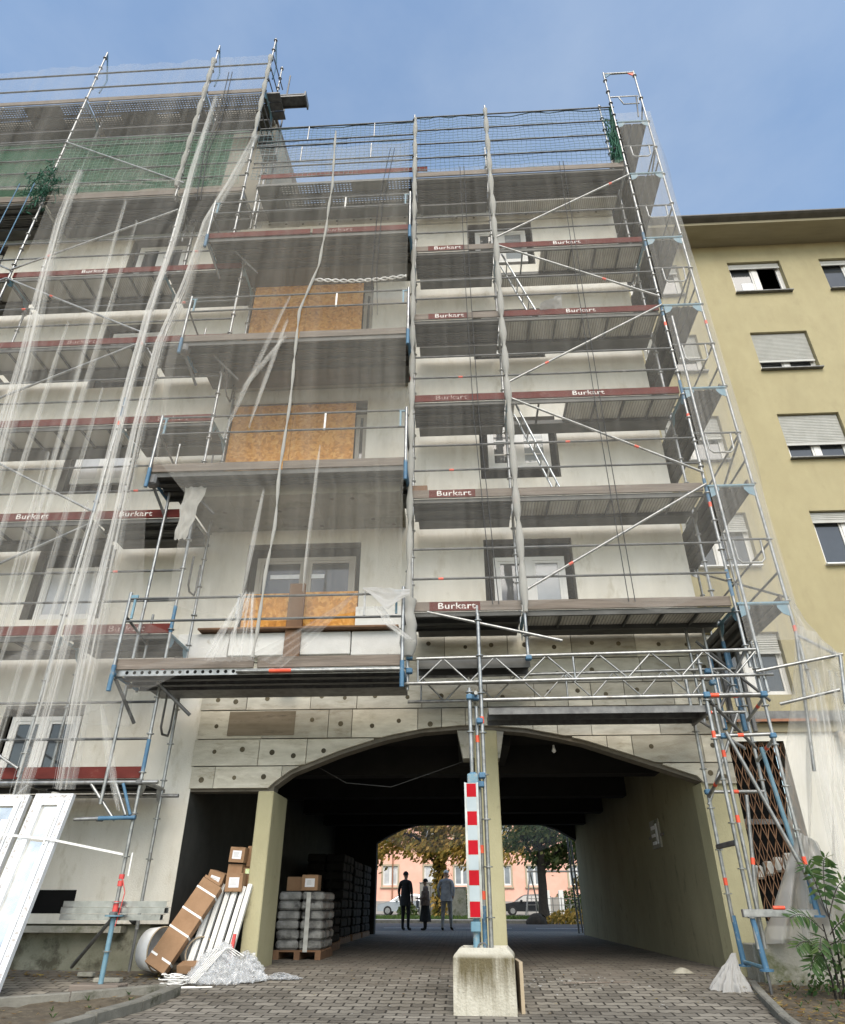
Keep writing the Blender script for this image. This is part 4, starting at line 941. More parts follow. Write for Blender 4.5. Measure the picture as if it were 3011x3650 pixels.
# -- balcony platforms hung out in front of the middle bay
PY0,PY1=8.75,9.25
ptz=[3.64,6.87,9.71,12.56]
plab=['lowest balcony platform, just over the arch, with punched holes along its left edge','second grey timber edged platform from below, level with the lower boarded balcony','third platform from below, level with the upper boarded balcony','top platform of the middle bay with a red brown toe board']
for i,zt in enumerate(ptz):
    zd=zt-.15; x0=-4.72 if i==0 else -4.9; x1=-.76
    P=thing('scaffold_platform',plab[i],'platform',(-2.8,PY0,zd),'balcony platforms')
    toe_board(P,x0,-2.75,PY0,zt,'wood' if i<3 else 'toe',texts=()); toe_board(P,-2.76,x1,PY0+.004,zt,'wood' if i<3 else 'toe',texts=(-2.2,) if i==3 else (),faded=True)
    m=MB()
    for k in range(3):
        a=PY0+.08+.26*k
        m.box(x0+.04,x1,a,a+.245,zd-.006,zd); 
        for q in (a,a+.239): m.box(x0+.04,x1,q,q+.006,zd-.075,zd-.0065)
        m.box(x0+.04,x1,a+.0065,a+.035,zd-.075,zd-.07); m.box(x0+.04,x1,a+.21,a+.2385,zd-.075,zd-.07); m.box(x0+.04,x1,a+.11,a+.135,zd-.03,zd-.0065)
    m.build('deck',M['deck_steel'] if i else M['steel_dark'],P)
    MB().box(x0+.2,x1-.02,PY1+.32,PY1+.78,zd-.07,zd-.01).build('deck',M['deck_steel'] if i else M['steel_dark'],P)
    b=MB(); b.box(x0+.03,x1,PY0+.062,PY0+.078,zd-.085,zd-.003); ed=b.build('edge_profile',M['deck_steel'] if i else M['steel'],P)
    if i in (0,):
        h=MB(); x=x0+.2
        while x<-2.9: h.disc((x,PY0+.061,zd-.04),.024,(0,-1,0),8,0,.002); x+=.105
        h.build('hole',M['dark'],ed)['kind']='stuff'; MB().tube((-3.0,PY0+.03,zd-.05),(x1,PY0+.03,zd-.05),.024,8).build('edge_tube',M['steel'],P); MB().tube((-2.55,PY0+.03,zd-.05),(-2.25,PY0+.03,zd-.05),.0262,8).build('red_band',M['red'],P)
    for z in (.72,1.06): 
        zz=zd+ (z+ (.0 if i else -.04)); rail(P,(x0+.05,PY0,zz),(x1,PY0,zz),.018)
    for x in (-4.0,-2.1) if i else (-3.1,-1.3): MB().box(x-.016,x+.016,PY0-.01,PY0+.01,zd+.70,zd+1.06).build('rail_strut',M['steel'],P)
    for x,mt in ((x0+.03,'steel'),(x1,'steel')):
        MB().tube((x,PY0,zd-.12),(x,PY0,zd+1.12),.024,8).build('standard',M[mt],P); MB().tube((x,PY1+.3,zd-.1),(x,PY1+.3,zd+1.1),.02,8).build('standard',M[mt],P)
        MB().box(x-.02 if x<-2 else x-.12,x+.12 if x<-2 else x+.02,PY0-.012,PY0+.012,zd+1.03,zd+1.075).box(x+.07 if x<-2 else x-.11,x+.10 if x<-2 else x-.08,PY0-.012,PY0+.012,zd+.72,zd+1.03).build('rail_bracket',M['blue_light'],P)
        MB().tube((x,PY0,zd-.30),(x,PY0,zd+.05),.031,8).build('blue_sleeve',M['blue'],P)
        if x<-2 and i in (1,2): MB().rbox(x-.05,x+.12,PY0+.03,PY0+.2,zd-.22,zd-.02,.03).build('net_hole_dark',M['steel_dark'],P)  # added dark box standing in for tube ends seen through net holes
        MB().tube((x,PY0,zd+.76),(x,PY1+.3,zd+.62),.018,6).build('end_rail',M['steel_dark'],P)
        MB().tube((x,PY0,zd-.06),(x,PY1+.3,zd-.06),.028,7).build('console',M['blue'],P)
        if x<-2: [MB().tube(a_,b_,.024,7).build('console_strut',M['steel_dark'],P) for a_,b_ in (((x,PY0+.1,zd-.1),(x+.18,S0,zd-.6)),((x+.5,PY0+.3,zd-.1),(x+.95,S0,zd-.5)))]

# -- lattice girders over the drive and the deck below them
def girder(label,y,x0,x1,zt,zb,ph):
    G=thing('lattice_girder',label,'girder',(x0,y,zb),'lattice girders over the driveway')
    m=MB(); m.tube((x0,y,zt),(x1-.1,y,zt+.06),.0242,8); m.build('chord',M['steel'],G)
    m=MB(); m.tube((x0-.18,y,zb),(x1+.05,y,zb+.06),.0242,8); m.build('chord',M['steel'],G)
    w=MB(); n=13; L_=(x1-x0-.1)/n
    for k in range(n):
        a=x0+.03+L_*k; dz=.06*k/n
        if (k+ph)%2==0: w.tube((a,y,zb+.02+dz),(a+L_*.9,y,zt-.02+dz),.0135,6)
        else: w.tube((a,y,zt-.02+dz),(a+L_*.9,y,zb+.02+dz),.0135,6)
    for k in (0,6,n): w.tube((x0+.02+L_*k,y,zb),(x0+.02+L_*k,y,zt),.0135,6)
    w.build('web',M['steel'],G); return G
girder('front steel lattice girder spanning the right half of the driveway arch',S0-.06,-.60,4.18,3.72,3.37,0)
girder('rear steel lattice girder behind the front one over the arch',S1+.02,-.60,4.18,3.70,3.33,1)
PD=thing('scaffold_platform','dark underside of the protective deck under the lattice girders','platform',(.3,S0,3.1))
MB().tube((.30,S0-.03,3.14),(4.05,S0-.03,3.17),.027,8).build('ledger',M['steel'],PD); MB().tube((3.35,S0-.03,3.165),(3.46,S0-.03,3.166),.0295,8).build('red_band',M['red'],PD)
m=MB()
for k in range(2):
    a=S0+.03+.35*k; m.box(.38,3.28,a,a+.32,3.04,3.05); m.box(.38,3.28,a,a+.01,2.96,3.039); m.box(.38,3.28,a+.31,a+.32,2.96,3.039)
m.build('deck',M['steel_dark'],PD)
MB().rbox(3.27,3.32,S0+.02,S0+.72,2.93,3.06,.01).build('end_beam',M['steel_dark'],PD)
m=MB(); m.box(-.6,1.0,S0+.08,S1-.05,3.70,3.76); m.box(-.6,1.0,S0+.08,S0+.09,3.62,3.70); m.box(-.6,1.0,S0+.4,S0+.41,3.62,3.70); m.build('deck',M['deck_steel'],PD)
couplers(PD,((.97,S0-.04,3.72),(-.7,S0-.05,3.55),(-.7,S0-.05,3.75),(3.30,S0-.03,3.17),(4.05,S0-.03,3.17),(3.66,S1,3.72),(3.7,S1,3.55)),'blue',.045)

# -- tower carrying the right end
GT=thing('support_tower','braced steel support tower with blue feet at the right pier of the arch','scaffold',(3.67,S0,0))
for x,y,z0,z1,bd in ((3.30,S0,.30,3.75,(2.62,)),(4.05,S0,.72,3.75,(1.15,)),(3.32,S1,.55,3.6,(.95,)),(4.07,S1,1.9,3.6,())): standard(GT,x,y,z0,z1,bands=bd)
standard(GT,3.42,S0+.12,.30,3.15,bands=(1.62,2.4),collars=False)
def leg(x,y,z0,z1,tilt=0): MB().tube((x+tilt,y,z0),(x,y,z1),.034,9,0,.030).tube((x+tilt,y,z0-.01),(x+tilt,y,z0+.012),.075,10).build('foot',M['blue'],GT)
leg(3.30,S0,.10,.62,.04); leg(3.33,S1,.10,.62,.02); leg(4.05,S0,.62,1.10)
MB().tube((3.34,S0,.12),(3.35,S1,.14),.022,8).build('foot_tie',M['blue_light'],GT); MB().tube((3.34,S0,-.15),(3.34,S0,.10),.018,8).tube((3.34,S0,-.15),(3.34,S0,-.14),.07,8).build('jack',M['steel_dark'],GT)
for (a,b,bd) in (((3.30,S0,2.64),(4.05,S0,2.66),.30),((3.32,S1,2.06),(4.07,S1,2.06),.33),((3.30,S0,3.16),(4.05,S0,3.16),.35),((3.32,S1,3.12),(4.07,S1,3.12),.2),((4.05,S0,3.12),(4.07,S1,3.0),.2),((3.30,S0,2.18),(3.32,S1,2.0),.3),((4.05,S0,2.6),(4.07,S1,2.45),.25)): rail(GT,a,b,.0242,name='ledger',band=bd)
MB().rbox(3.2,4.05,S0-.035,S0+.035,.61,.69,.006).build('beam',M['steel'],GT); MB().tube((3.55,S0-.03,.705),(3.68,S0-.03,.705),.02,8).build('red_band',M['red'],GT)
MB().rbox(3.28,3.33,S0+.02,S1,1.36,1.42,.01).build('bracket',M['steel_dark'],GT)
rail(GT,(3.44,S0-.06,2.68),(4.15,S0-.06,.62),.0242,name='brace'); rail(GT,(3.95,S1,3.1),(3.30,S1,1.9),.022,name='brace'); rail(GT,(3.36,S0+.05,3.10),(4.1,S1,2.62),.022,name='brace',mt=M['steel_dark'])
rail(GT,(3.99,S0+.3,2.55),(4.1,S0+.2,.75),.028,name='strut',mt=M['blue_light']); rail(GT,(3.62,S0+.2,1.95),(3.42,S0+.25,.32),.024,name='prop',band=.72); rail(GT,(3.34,S1,3.05),(3.7,S0+.1,2.5),.022,name='brace')
couplers(GT,((3.42,S0,2.64),(4.05,S0,2.64),(3.32,S1,2.06),(4.05,S0,3.16)),'blue',.04)
# dark bundle of frames behind the girder end
for k in range(4): MB().rbox(3.75+.16*k,3.81+.16*k,S1+.1+.05*k,S1+.16+.05*k,2.9,4.1,.01).build('frame_tube',M['steel_dark'] if k%2 else M['blue'],GT)
rail(GT,(3.6,S1+.05,4.2),(4.5,S1+.1,3.3),.022,name='brace',mt=M['steel_dark']); rail(GT,(3.75,S1+.05,3.2),(4.4,S1+.1,4.2),.022,name='brace',mt=M['steel_dark'])
# outrigger with net frame at bottom right
OG=thing('outrigger_frame','tubular outrigger frame holding the draped net at bottom right','scaffold frame',(4.8,S0,3.7))
for a,b,nm in (((4.72,S0,4.0),(5.02,8.95,3.57),'tube'),((4.0,S0-.1,3.46),(5.06,8.95,3.60),'tube'),((5.02,8.95,3.58),(4.90,8.95,2.95),'tube'),((4.72,S0,4.05),(4.45,S0,2.2),'strut'),((4.2,S0-.1,3.02),(4.88,8.95,3.13),'tube')): rail(OG,a,b,.0225,name=nm,mt=M['steel'])
# tower on the concrete block
BT=thing('prop_tower','slim tower of three steel props standing on the concrete block','scaffold',(.2,8.75,.3))
for x,y,z0,z1,mt,bd in ((.12,8.75,.30,3.16,'steel',()),(.27,8.80,.30,4.2,'steel',(2.72,)),(.205,8.86,.30,2.95,'alu',(2.5,.78,1.25))):
    standard(BT,x,y,z0,z1,bands=bd,collars=(x!=.205))
leg_=MB(); leg_.tube((.105,8.73,.28),(.112,8.74,.62),.036,9); leg_.build('foot',M['blue_light'],BT); MB().tube((.205,8.86,.3),(.205,8.86,.72),.028,8).build('foot',M['blue'],BT)
couplers(BT,((.13,8.74,2.09),(.24,8.76,2.09),(.22,8.77,1.99),(.12,8.74,3.04),(.2,8.77,3.04),(.24,8.79,2.75)),'blue',.042)
m=MB(); m.rbox(.06,.19,8.66,8.73,1.98,2.10,.01); m.build('board_clamp',M['blue_light'],BT); m=MB(); m.rbox(.05,.16,8.66,8.73,.47,.57,.01); m.build('board_clamp',M['blue_light'],BT)
WB=thing('warning_board','narrow upright board with red and white reflective fields on the prop tower','warning sign',(.1,8.64,1.3))
m=MB(); m.rbox(.02,.185,8.64,8.67,.60,1.995,.006); m.box(.02,.036,8.625,8.645,.60,1.995); m.box(.169,.185,8.625,8.645,.60,1.995); m.build('backing',M['alu'],WB)
for k in range(9):
    z1=1.985-k*.153; MB().box(.046,.159,8.6365,8.6395,z1-.150,z1-.002).build('field',M['board_red'] if k%2==0 else M['board_white'],WB)

MB().tube((.2,8.6,3.06),(.2,9.35,3.12),.024,8).build('tie_tube',M['steel'],BT)
# ------------------------------------------------------------------ nets
random.seed(31)
def net(name,label,mt,x0,x1,z0,z1,y,amp=.06,nu=80,nv=90,fx=2.5,shape=None,hang=0,group='white scaffold nets',cat='net'):
    """a hung sheet between scaffold rows with long soft folds; shape(u,v)->(x,z) bends its outline"""
    def f(u,v):
        x=x0+(x1-x0)*u; z=z1+(z0-z1)*v
        if shape: x,z=shape(u,v)
        w=nz(x*fx,z*.35,y)+.5*nz(x*fx*2.7,z*.6,y+3)+.25*nz(x*1.1,z*1.6,7)
        return (x,y+amp*w-hang*math.sin(math.pi*v)*.2,z)
    return one(name,MB().grid(f,nu,nv),mt,label,cat,group,loc=(x0,y,z0))
def lerp_tab(tab,z):
    if z>=tab[0][1]: return tab[0][0]
    for (xa,za),(xb,zb) in zip(tab,tab[1:]):
        if zb<=z<=za: return xa+(xb-xa)*(za-z)/(za-zb)
    return tab[-1][0]
B1=[(-8.42,15.34),(-8.36,13.44),(-8.16,11.46),(-7.88,9.36),(-7.75,7.78),(-7.66,6.96),(-7.5,4.5),(-7.5,2.5)]
B2=[(-5.68,18.1),(-5.74,14.94),(-5.70,12.77),(-5.80,10.64),(-5.77,8.45),(-5.70,6.33),(-5.70,4.79),(-5.66,3.11),(-5.69,1.9)]
B3=[(-4.43,16.33),(-4.76,14.6),(-5.10,13.21),(-5.20,11.28),(-5.40,9.73),(-5.38,7.69),(-5.28,5.43),(-5.24,4.16),(-5.18,3.1),(-5.1,2.0)]
SM=[(x*.939,.715+(z-.715)*.939) for x,z in [(-2.59,16.56),(-2.53,14.51),(-2.57,12.87),(-2.62,11.9),(-2.90,10.6),(-2.88,9.59),(-2.85,8.33),(-2.88,6.99),(-2.84,5.88),(-2.89,5.04),(-2.90,4.19),(-2.92,3.75)]]
def bundle(label,tab,y,w,folds,depth,name='net_gather',wt=None):
    """net drawn together into a long hanging swag: one loose veil with narrow doubled creases running down it"""
    zs=[t[1] for t in tab]; z1,z0=max(zs),min(zs); m=MB(); sd=len(label)*.37+tab[0][0]
    if name=='net_crease' and wt is None: wt=lambda v:.12+1.1*math.sin(math.pi*min(1,max(0,v)))**.8
    W=lambda v,z:w*(wt(v) if wt else 1)*(1+.25*nz(z*.9,3.1))
    def f(u,v):
        z=z1+(z0-z1)*v; ww=W(v,z); return (lerp_tab(tab,z)+ww*(u-.5)*1.1,y-depth*abs(math.sin(u*folds*math.pi))+.03*nz(u*5,z*.8,2),z)
    m.grid(f,folds*4,60)
    rnd=random.Random(int(sd*1000)); n=folds*2
    for k in range(n):
        u0=rnd.uniform(.0,1); u1=min(1,max(0,u0+rnd.uniform(-.35,.35))); va=rnd.choice((0,0,0,rnd.uniform(0,.4))); vb=rnd.choice((1,1,1,rnd.uniform(.6,1))); wd=rnd.uniform(.008,.032)*(1 if w>.1 else .8); yo=rnd.uniform(.01,.05)
        def g(u,v,u0=u0,u1=u1,va=va,vb=vb,wd=wd,yo=yo,k=k):
            vv=va+(vb-va)*v; z=z1+(z0-z1)*vv; ww=W(vv,z); uu=u0+(u1-u0)*vv+.05*nz(z*.7,k*1.7); h=wd*(.5+.8*abs(nz(z*.6,k+.5)))*(min(1,v*8)*min(1,(1-v)*6)+.1)
            return (lerp_tab(tab,z)+ww*(uu-.5)*1.1+h*(u-.5)*2,y-depth-yo-.01*abs(u-.5),z)
        m.grid(g,2,50,1)
    return one(name,m,[M['net_fold'],M['net_fold'] if name=='net_crease' else M['net_strand']],label,'net','gathered swags of white net',loc=(lerp_tab(tab,z0),y,z0))
# the wide sheet on the left scaffold
def left_shape(u,v):
    z=20.25+(2.95-20.25)*v
    xl=-12.6 if z>14.7 else -12.6
    if 4<z<=15.0: xl=lerp_tab([(-9.05,15),(-8.95,12),(-8.75,9),(-8.9,7),(-12.6,3)],z)
    xr=lerp_tab([(-4.62,20.3),(-4.62,16.6),(-4.85,14.5),(-5.15,13),(-5.1,9.5),(-5.0,6.2),(-4.65,4.5),(-4.5,2.9)],z)
    x=xl+(xr-xl)*u; 
    if v>.9: z+= .18*math.sin(u*3.0+1)*(v-.9)*10+.25*(v-.9)*10*(1-u)
    return x,z
net('scaffold_net','big white dust net hung over the tall left scaffold from its top rail',M['net'],-12.6,-4.6,3,20.25,S0-.13,.07,130,150,2.2,left_shape)
bundle('white net swag hanging furthest left, from the green net down',B1,S0-.22,.30,3,.08,wt=lambda v:.35+.75*v)
bundle('white net swag along the middle post of the left scaffold',B2,S0-.22,.19,3,.08,wt=lambda v:.4+.7*v)
bundle('long white net swag swung in front of the end of the left scaffold',B3,S0-.24,.22,4,.08,wt=lambda v:.5+.6*v)
for k,(x,za,zb,dx,w) in enumerate(((-7.1,14.2,5.0,.45,.05),(-6.7,13.5,3.4,.15,.07),(-7.4,10.5,2.5,.3,.06),(-6.3,8.8,2.2,.1,.05),(-5.95,6.4,1.9,-.1,.06),(-6.9,7.4,2.4,.3,.04),(-5.5,5.2,2.0,.3,.06),(-4.9,3.1,1.75,.55,.06))):
    bundle('thin crease of white net low on the left scaffold' if za<9 else 'thin crease of white net across the left scaffold',[(x,za),(x+dx*.5,(za+zb)/2),(x+dx,zb)],S0-.2,w,2,.03,'net_crease')
# swag under the lowest platform: from (-4.6,3.0) up to the platform edge
def swag(u,v):
    a=V(-7.0,8.95,3.35).lerp(V(-2.95,8.68,3.50),u); a.z-=.55*math.sin(math.pi*min(1,u*1.15))**1.2
    t=V(-5.2,S0-.1,4.6).lerp(V(-3.2,8.66,3.62),u)
    p=t.lerp(a,v); return (p.x,p.y+.05*nz(u*9,v*3)-.05*v,p.z)
one('scaffold_net',MB().grid(swag,50,24),M['net_thin'],'sagging hem of white net slung under the lowest platform','net','white scaffold nets')
# middle bay
def mid_shape(u,v):
    z=15.1+(4.35-15.1)*v; xl=lerp_tab([(-4.5,17),(-4.75,14.5),(-4.95,12),(-5.0,9),(-4.75,6.9),(-4.15,6.2),(-4.05,4.3)],z); x=xl+(-.78-xl)*u
    return x,z-.25*(v>.93)*math.sin(u*3.1)
net('scaffold_net','grey white dust net over the boarded balconies in the middle bay',M['net_mid'],-4.9,-.78,4.3,15.1,PY0-.12,.05,90,110,1.8,mid_shape)
def seam(tab,y,label,r0=.045,mtn='net_seam'):
    zs=[t[1] for t in tab]; z1,z0=max(zs),min(zs); pts=[];rs=[]; n=int((z1-z0)/.09)
    for i in range(n+1):
        z=z1+(z0-z1)*i/n; pts.append((lerp_tab(tab,z)+.012*nz(z*1.5,1),y,z)); t=(z*1.35)%1.0
        rs.append(r0*(.42+.9*abs(math.sin(t*math.pi))**.7)*(1+.25*nz(z*5,2)))
    return one('net_seam',MB().path(pts,r0,7,rs=rs),M[mtn],label,'net','rolled seams of white net')
seam(SM,PY0-.16,'rolled white net seam hanging crooked in front of the orange boards',.022,'net_seam')
seam([(XA+.02,17.1),(XA+.01,4.5)],S0-.05,'grey white net rolled round the post between the middle and right bays',.043)
seam([(XB,17.3),(XB+.01,4.4)],S0-.05,'white net rolled and tied round the post inside the right bays',.050)
seam([(-6.17,20.4),(-6.17,14.9)],S0-.05,'white net rolled round the middle post of the high left part',.045)
seam([(-4.62,20.4),(-4.6,16.6)],S0-.05,'white net rolled round the end post of the high left part',.045)
# fans of creases running to the seam
for k,(a,b) in enumerate((((-2.92,10.4),(-3.7,7.2)),((-2.9,9.8),(-3.3,7.4)),((-2.88,9.4),(-3.55,8.1)),((-2.9,6.2),(-3.0,4.4)),((-2.1,7.0),(-2.15,4.5)))):
    bundle('fine crease of white net beside the crooked seam',[a,b],PY0-.15,.035,2,.02,'net_crease')
# right bays
net('scaffold_net','thin white net over the narrow bay left of the tied post',M['net_thin'],XA,XB,4.35,15.0,S0-.10,.03,30,80,2)
net('scaffold_net','thin white net over the wide right bay with diagonal braces',M['net_thin'],XB,XC,4.30,15.0,S0-.09,.035,50,80,2,lambda u,v:(XB+(XC-XB)*u, 15.0+(4.35+.22*abs(math.sin(u*4.4+.4))-15.0)*v))
def endnet(u,v):
    z=16.9+(3.3-16.9)*v; y=S0-.05+(YB_-S0)*u; return (XD+.10+.07*nz(y*1.6,z*.5)+.03*nz(y*5,z*.9),y,z)
one('scaffold_net',MB().grid(endnet,24,70),M['net_end'],'thin white net along the outer side of the end scaffold','net','white scaffold nets')
net('scaffold_net','thin white net across the narrow front of the end scaffold',M['net_end'],XC+.02,XD+.08,3.9,16.8,S0-.08,.02,14,70,2)
# drape at bottom right, from the outrigger to the ground
def drape(u,v):
    top=V(4.62,9.05,4.1).lerp(V(5.04,8.92,3.60),u); bot=V(3.95,9.6,.40).lerp(V(4.75,9.8,.42),u)
    p=top.lerp(bot,v); p.x+=.10*nz(u*4,v*2,4)-.22*math.sin(v*3.14)*(.5-u)*1.0; p.y+=.13*math.sin(u*19+v*3)*min(1,v*2)+.05*nz(u*8,v*3); return p
one('scaffold_net',MB().grid(drape,80,60),M['net_drape'],'white net draped from the outrigger down to the raised bed','net','white scaffold nets')
def hood(u,v):
    a=V(4.74,S0-.05,4.6).lerp(V(4.76,S0-.02,3.4),u); b=V(4.98,8.93,3.62).lerp(V(4.92,8.93,3.0),u); p=a.lerp(b,v); p.z-=.10*math.sin(v*3.1); p.y+=.04*nz(u*4,v*4); return p
one('scaffold_net',MB().grid(hood,16,16),M['net_drape'],'net stretched from the end scaffold out to the outrigger','net','white scaffold nets')
def drape2(u,v):
    t=V(4.05,S0-.02,1.5).lerp(V(4.25,S0,1.4),u); b=V(3.50,9.75,.34).lerp(V(4.7,9.7,.36),u); p=t.lerp(b,v**1.1); p.y+=.10*math.sin(u*26)*v+.05*nz(u*9,v*5); p.z+=.06*nz(u*6,v*6)*v; return p
one('net_drape',MB().grid(drape2,90,30),M['fleece'],'foot of the white net spread in folds on the raised bed','net')
for k,(x0,x1) in enumerate(((4.65,4.45),(4.85,4.6),(4.95,4.8),(4.6,4.3))):
    bundle('crease of the draped net beside the cream wall',[(x0,3.4),((x0+x1)/2-.05,2.0),(x1,.6)],8.98+.05*k,.09,2,.06,'net_crease')
# net ends tied up on the lowest platform
def tie(u,v):
    a=V(-1.38,PY0-.05,4.55); b=V(-2.85,PY0-.06,3.62).lerp(V(-2.35,PY0-.08,3.45),u); p=a.lerp(b,v); p.z-=.05*math.sin(v*3.1); p.y+=.04*math.sin(u*22)*v; return p
one('net_drape',MB().grid(tie,60,24),M['net_fold'],'net corner pulled taut to the right across the orange board','net')
bundle('net strip hanging from the crooked seam onto the lowest platform',[(-2.90,4.5),(-3.05,3.52)],PY0-.12,.5,6,.06,wt=lambda v:.25+.9*v)
def tarp(u,v):
    x=-1.32+.66*u; z=4.60-.34*v*(1-abs(u-.55)*1.5)-.04*u-.02; return (x,PY0-.08-.08*v+.03*nz(u*5,v*5),z+.03*nz(u*3,v*3,5))
one('fleece_sheet',MB().grid(tarp,16,12),M['fleece'],'torn white fleece sheet hung over the right end of the lowest platform rail','sheet')
bundle('net strip drooping from the fleece sheet to the girder end',[(-1.1,4.3),(-.9,4.0),(-.62,3.78)],PY0-.02,.12,3,.05)
seam([(-.70,4.6),(-.72,3.75)],S0-.1,'lump of white net tied at the right end of the lowest platform',.10)
def rag(u,v): return (-4.35+.36*u*(1-.5*v)+.05*nz(v*4,1),S0-.3+.05*nz(u*4,v*5),6.55-.95*v+.05*nz(u*6,2))
one('net_scrap',MB().grid(rag,12,18),M['net_seam'],'loose scrap of white net caught on the end of the left scaffold','net')
def flc(u,v): return (1.72+.42*u,S0-.1+.15*v+.03*nz(u*6,v*4),10.62+.22*u*(1-v)-.04*v+.03*nz(u*5,v*7))
one('fleece_scrap',MB().grid(flc,12,8),M['fleece'],'white fleece scrap on the red brown toe board of the wide right bay','sheet')
# knotted guard nets along the top
def cord_net(name,label,x0,x1,z0,z1,y,mt,s=.105,r=.0048,sag=.05):
    m=MB(); nx_=int((x1-x0)/s); nz_=int((z1-z0)/s)
    def P(i,j):
        u=i/nx_; v=j/nz_; x=x0+(x1-x0)*u; z=z0+(z1-z0)*v
        return V(x+.035*nz(x*1.7,z*2.2,1)+.02*nz(x*6,z*5,1),y+sag*nz(x*1.1,z*1.5,2),z+.05*nz(x*1.6,z*1.8,3)+.02*nz(x*5,z*6,3)-.05*math.sin(u*math.pi*3)**2*v)
    g_=[[P(i,j) for i in range(nx_+1)] for j in range(nz_+1)]
    for j in range(nz_+1): m.path(g_[j],r,3)
    for i in range(nx_+1): m.path([g_[j][i] for j in range(nz_+1)],r,3)
    m.path([p+V(0,0,.01) for p in g_[nz_]],r*2.6,5); return one(name,m,mt,label,'guard net','knotted guard nets')
cord_net('guard_net','blue green knotted guard net at the top of the middle bay',-4.5,XA,15.15,17.1,S0+.04,M['cord_blue'])
cord_net('guard_net','blue green knotted guard net at the top of the narrow bay',XA+.03,XB,15.1,17.25,S0+.04,M['cord_blue'])
cord_net('guard_net','blue green knotted guard net at the top of the wide right bay',XB+.03,XC-.05,15.1,17.2,S0+.04,M['cord_blue'])
net('guard_net','dense green guard net of the left scaffold below the top deck',M['net_green'],-9.3,-5.15,14.95,17.0,S0+.03,.03,60,20,2,group='knotted guard nets',cat='guard net')
cord_net('guard_net','green mesh doubled over the dense green guard net',-9.25,-4.75,14.95,17.0,S0-.02,rough_mat('pale_green_cord',(.12,.24,.17),(.18,.32,.24),3,.8),.12,.0045)
net('guard_net','green grey guard net at the far left edge below the top deck',M['net_green'],-13,-9.4,14.95,17.0,S0+.03,.03,40,20,2,group='knotted guard nets',cat='guard net')
m=MB(); random.seed(4)
for k in range(60):
    q=V(-9.25+random.gauss(0,.16),S0-.1+random.gauss(0,.07),15.1+random.gauss(.1,.35)); pts=[q]
    for j in range(9): q=q+V(random.gauss(0,.07),random.gauss(0,.04),random.gauss(-.02,.10)); pts.append(q)
    m.path(pts,.010,4)
one('net_bunch',m,M['cord_green'],'dark green net bunched up on the left post','net bunch')
def gb(u,v): x=XC-.02-.18*(1-v)*u-.02; return (x+.03*nz(u*5,v*8),S0-.04+.12*u,15.05+2.2*v)
m=MB(); m.grid(gb,14,26)
for k in range(14): m.path([(XC-.05-random.uniform(0,.25),S0-.05+random.uniform(-.06,.06),15.1+random.uniform(0,1.6)) for _ in range(4)],.012,4)
one('net_bunch',m,M['cord_green'],'dark green net bunched at the top right corner post','net bunch')
# upper fence tubes of the double guard in the middle bay
MG=thing('railing','double tube guard frames at the top of the middle bay','railing',(-2.6,S0,15.2))
for z in (15.55,15.72,16.35,16.55,17.1): rail(MG,(-4.5,S0+.02,z),(XA,S0+.02,z),.019)
for x,z in ((-3.3,16.55),(-1.7,16.55),(-3.4,15.72),(-1.75,15.72)): MB().tube((x,S0+.02,z),(x,S0+.02,z+.55),.018,6).build('rail_strut',M['steel'],MG)
toe_board(MG,-4.3,-.4,S0,15.3,'toe'); deck(MG,-4.4,XA,S0+.07,S1-.02,15.0,'perf'); MB().box(-4.3,XA,S1+.03,S1+.3,14.94,14.99).build('deck',M['deck_steel'],MG)
for x in (-4.5,): standard(MG,x,S1,12.6,17.0)
# downlead ropes
def rope(label,pts,r=.007): 
    m=MB(); 
    for o in (-.045,.045): m.path([(p[0]+o,p[1],p[2]) for p in pts],r,5)
    return one('hoist_rope',m,M['rope'],label,'rope','pairs of ropes in front of the nets')
rope('pair of dark ropes hanging down across the wide right bay',[(2.55,S0-.12,15.0),(2.5,S0-.13,11),(2.48,S0-.13,8),(2.5,S0-.12,4.5)])
rope('pair of dark ropes hanging down in the narrow bay',[(.35,S0-.12,15.0),(.36,S0-.13,11),(.40,S0-.13,8),(.55,S0-.12,4.5)])
rope('pair of dark ropes at the right end of the middle bay',[(-1.15,PY0-.13,14.9),(-1.35,PY0-.14,13),(-1.4,PY0-.14,11),(-1.35,PY0-.1,9.9)])
rope('pair of dark ropes on the tall left scaffold',[(-5.55,S0-.15,19.5),(-5.5,S0-.15,17.2),(-5.62,S0-.15,16),(-5.5,S0-.15,14.2)],.01)
m=MB(); 
for s_ in (1,-1): m.path([(-2.55+1.75*i/40,PY0-.05+.02*s_*math.cos(i*.9),10.95-.08*math.sin(i/40*3.1)+.03*s_*math.sin(i*.9)) for i in range(41)],.014,5)
one('twisted_cord',m,M['strap'],'white twisted cord tied along the upper balcony rail','rope')
for k,(x,y) in enumerate(((-9.7,S0-.3),(-9.35,S0-.3))): MB().path([(x+.0,y,14.9),(x-.05,y,12),(x-.1,y,9)],.012,5).build('blue_rope',M['blue'],None); o=bpy.data.objects['blue_rope' if k==0 else 'blue_rope.001']; tag(o,'blue rope hanging at the far left edge of the scaffold','rope','blue ropes')
# net sagging in the far arch
def fn(u,v): 
    x=-2.7+6.1*u; top=3.2; d=.30+.28*abs(math.sin(u*2*math.pi))**.8; return (x,24.0+.1*nz(u*8,v*3),top-d*v*1.75+.05*nz(u*9,v*3))
one('scaffold_net',MB().grid(fn,60,10),M['net_mid'],'net sagging in two bellies across the far end of the passage','net','white scaffold nets')
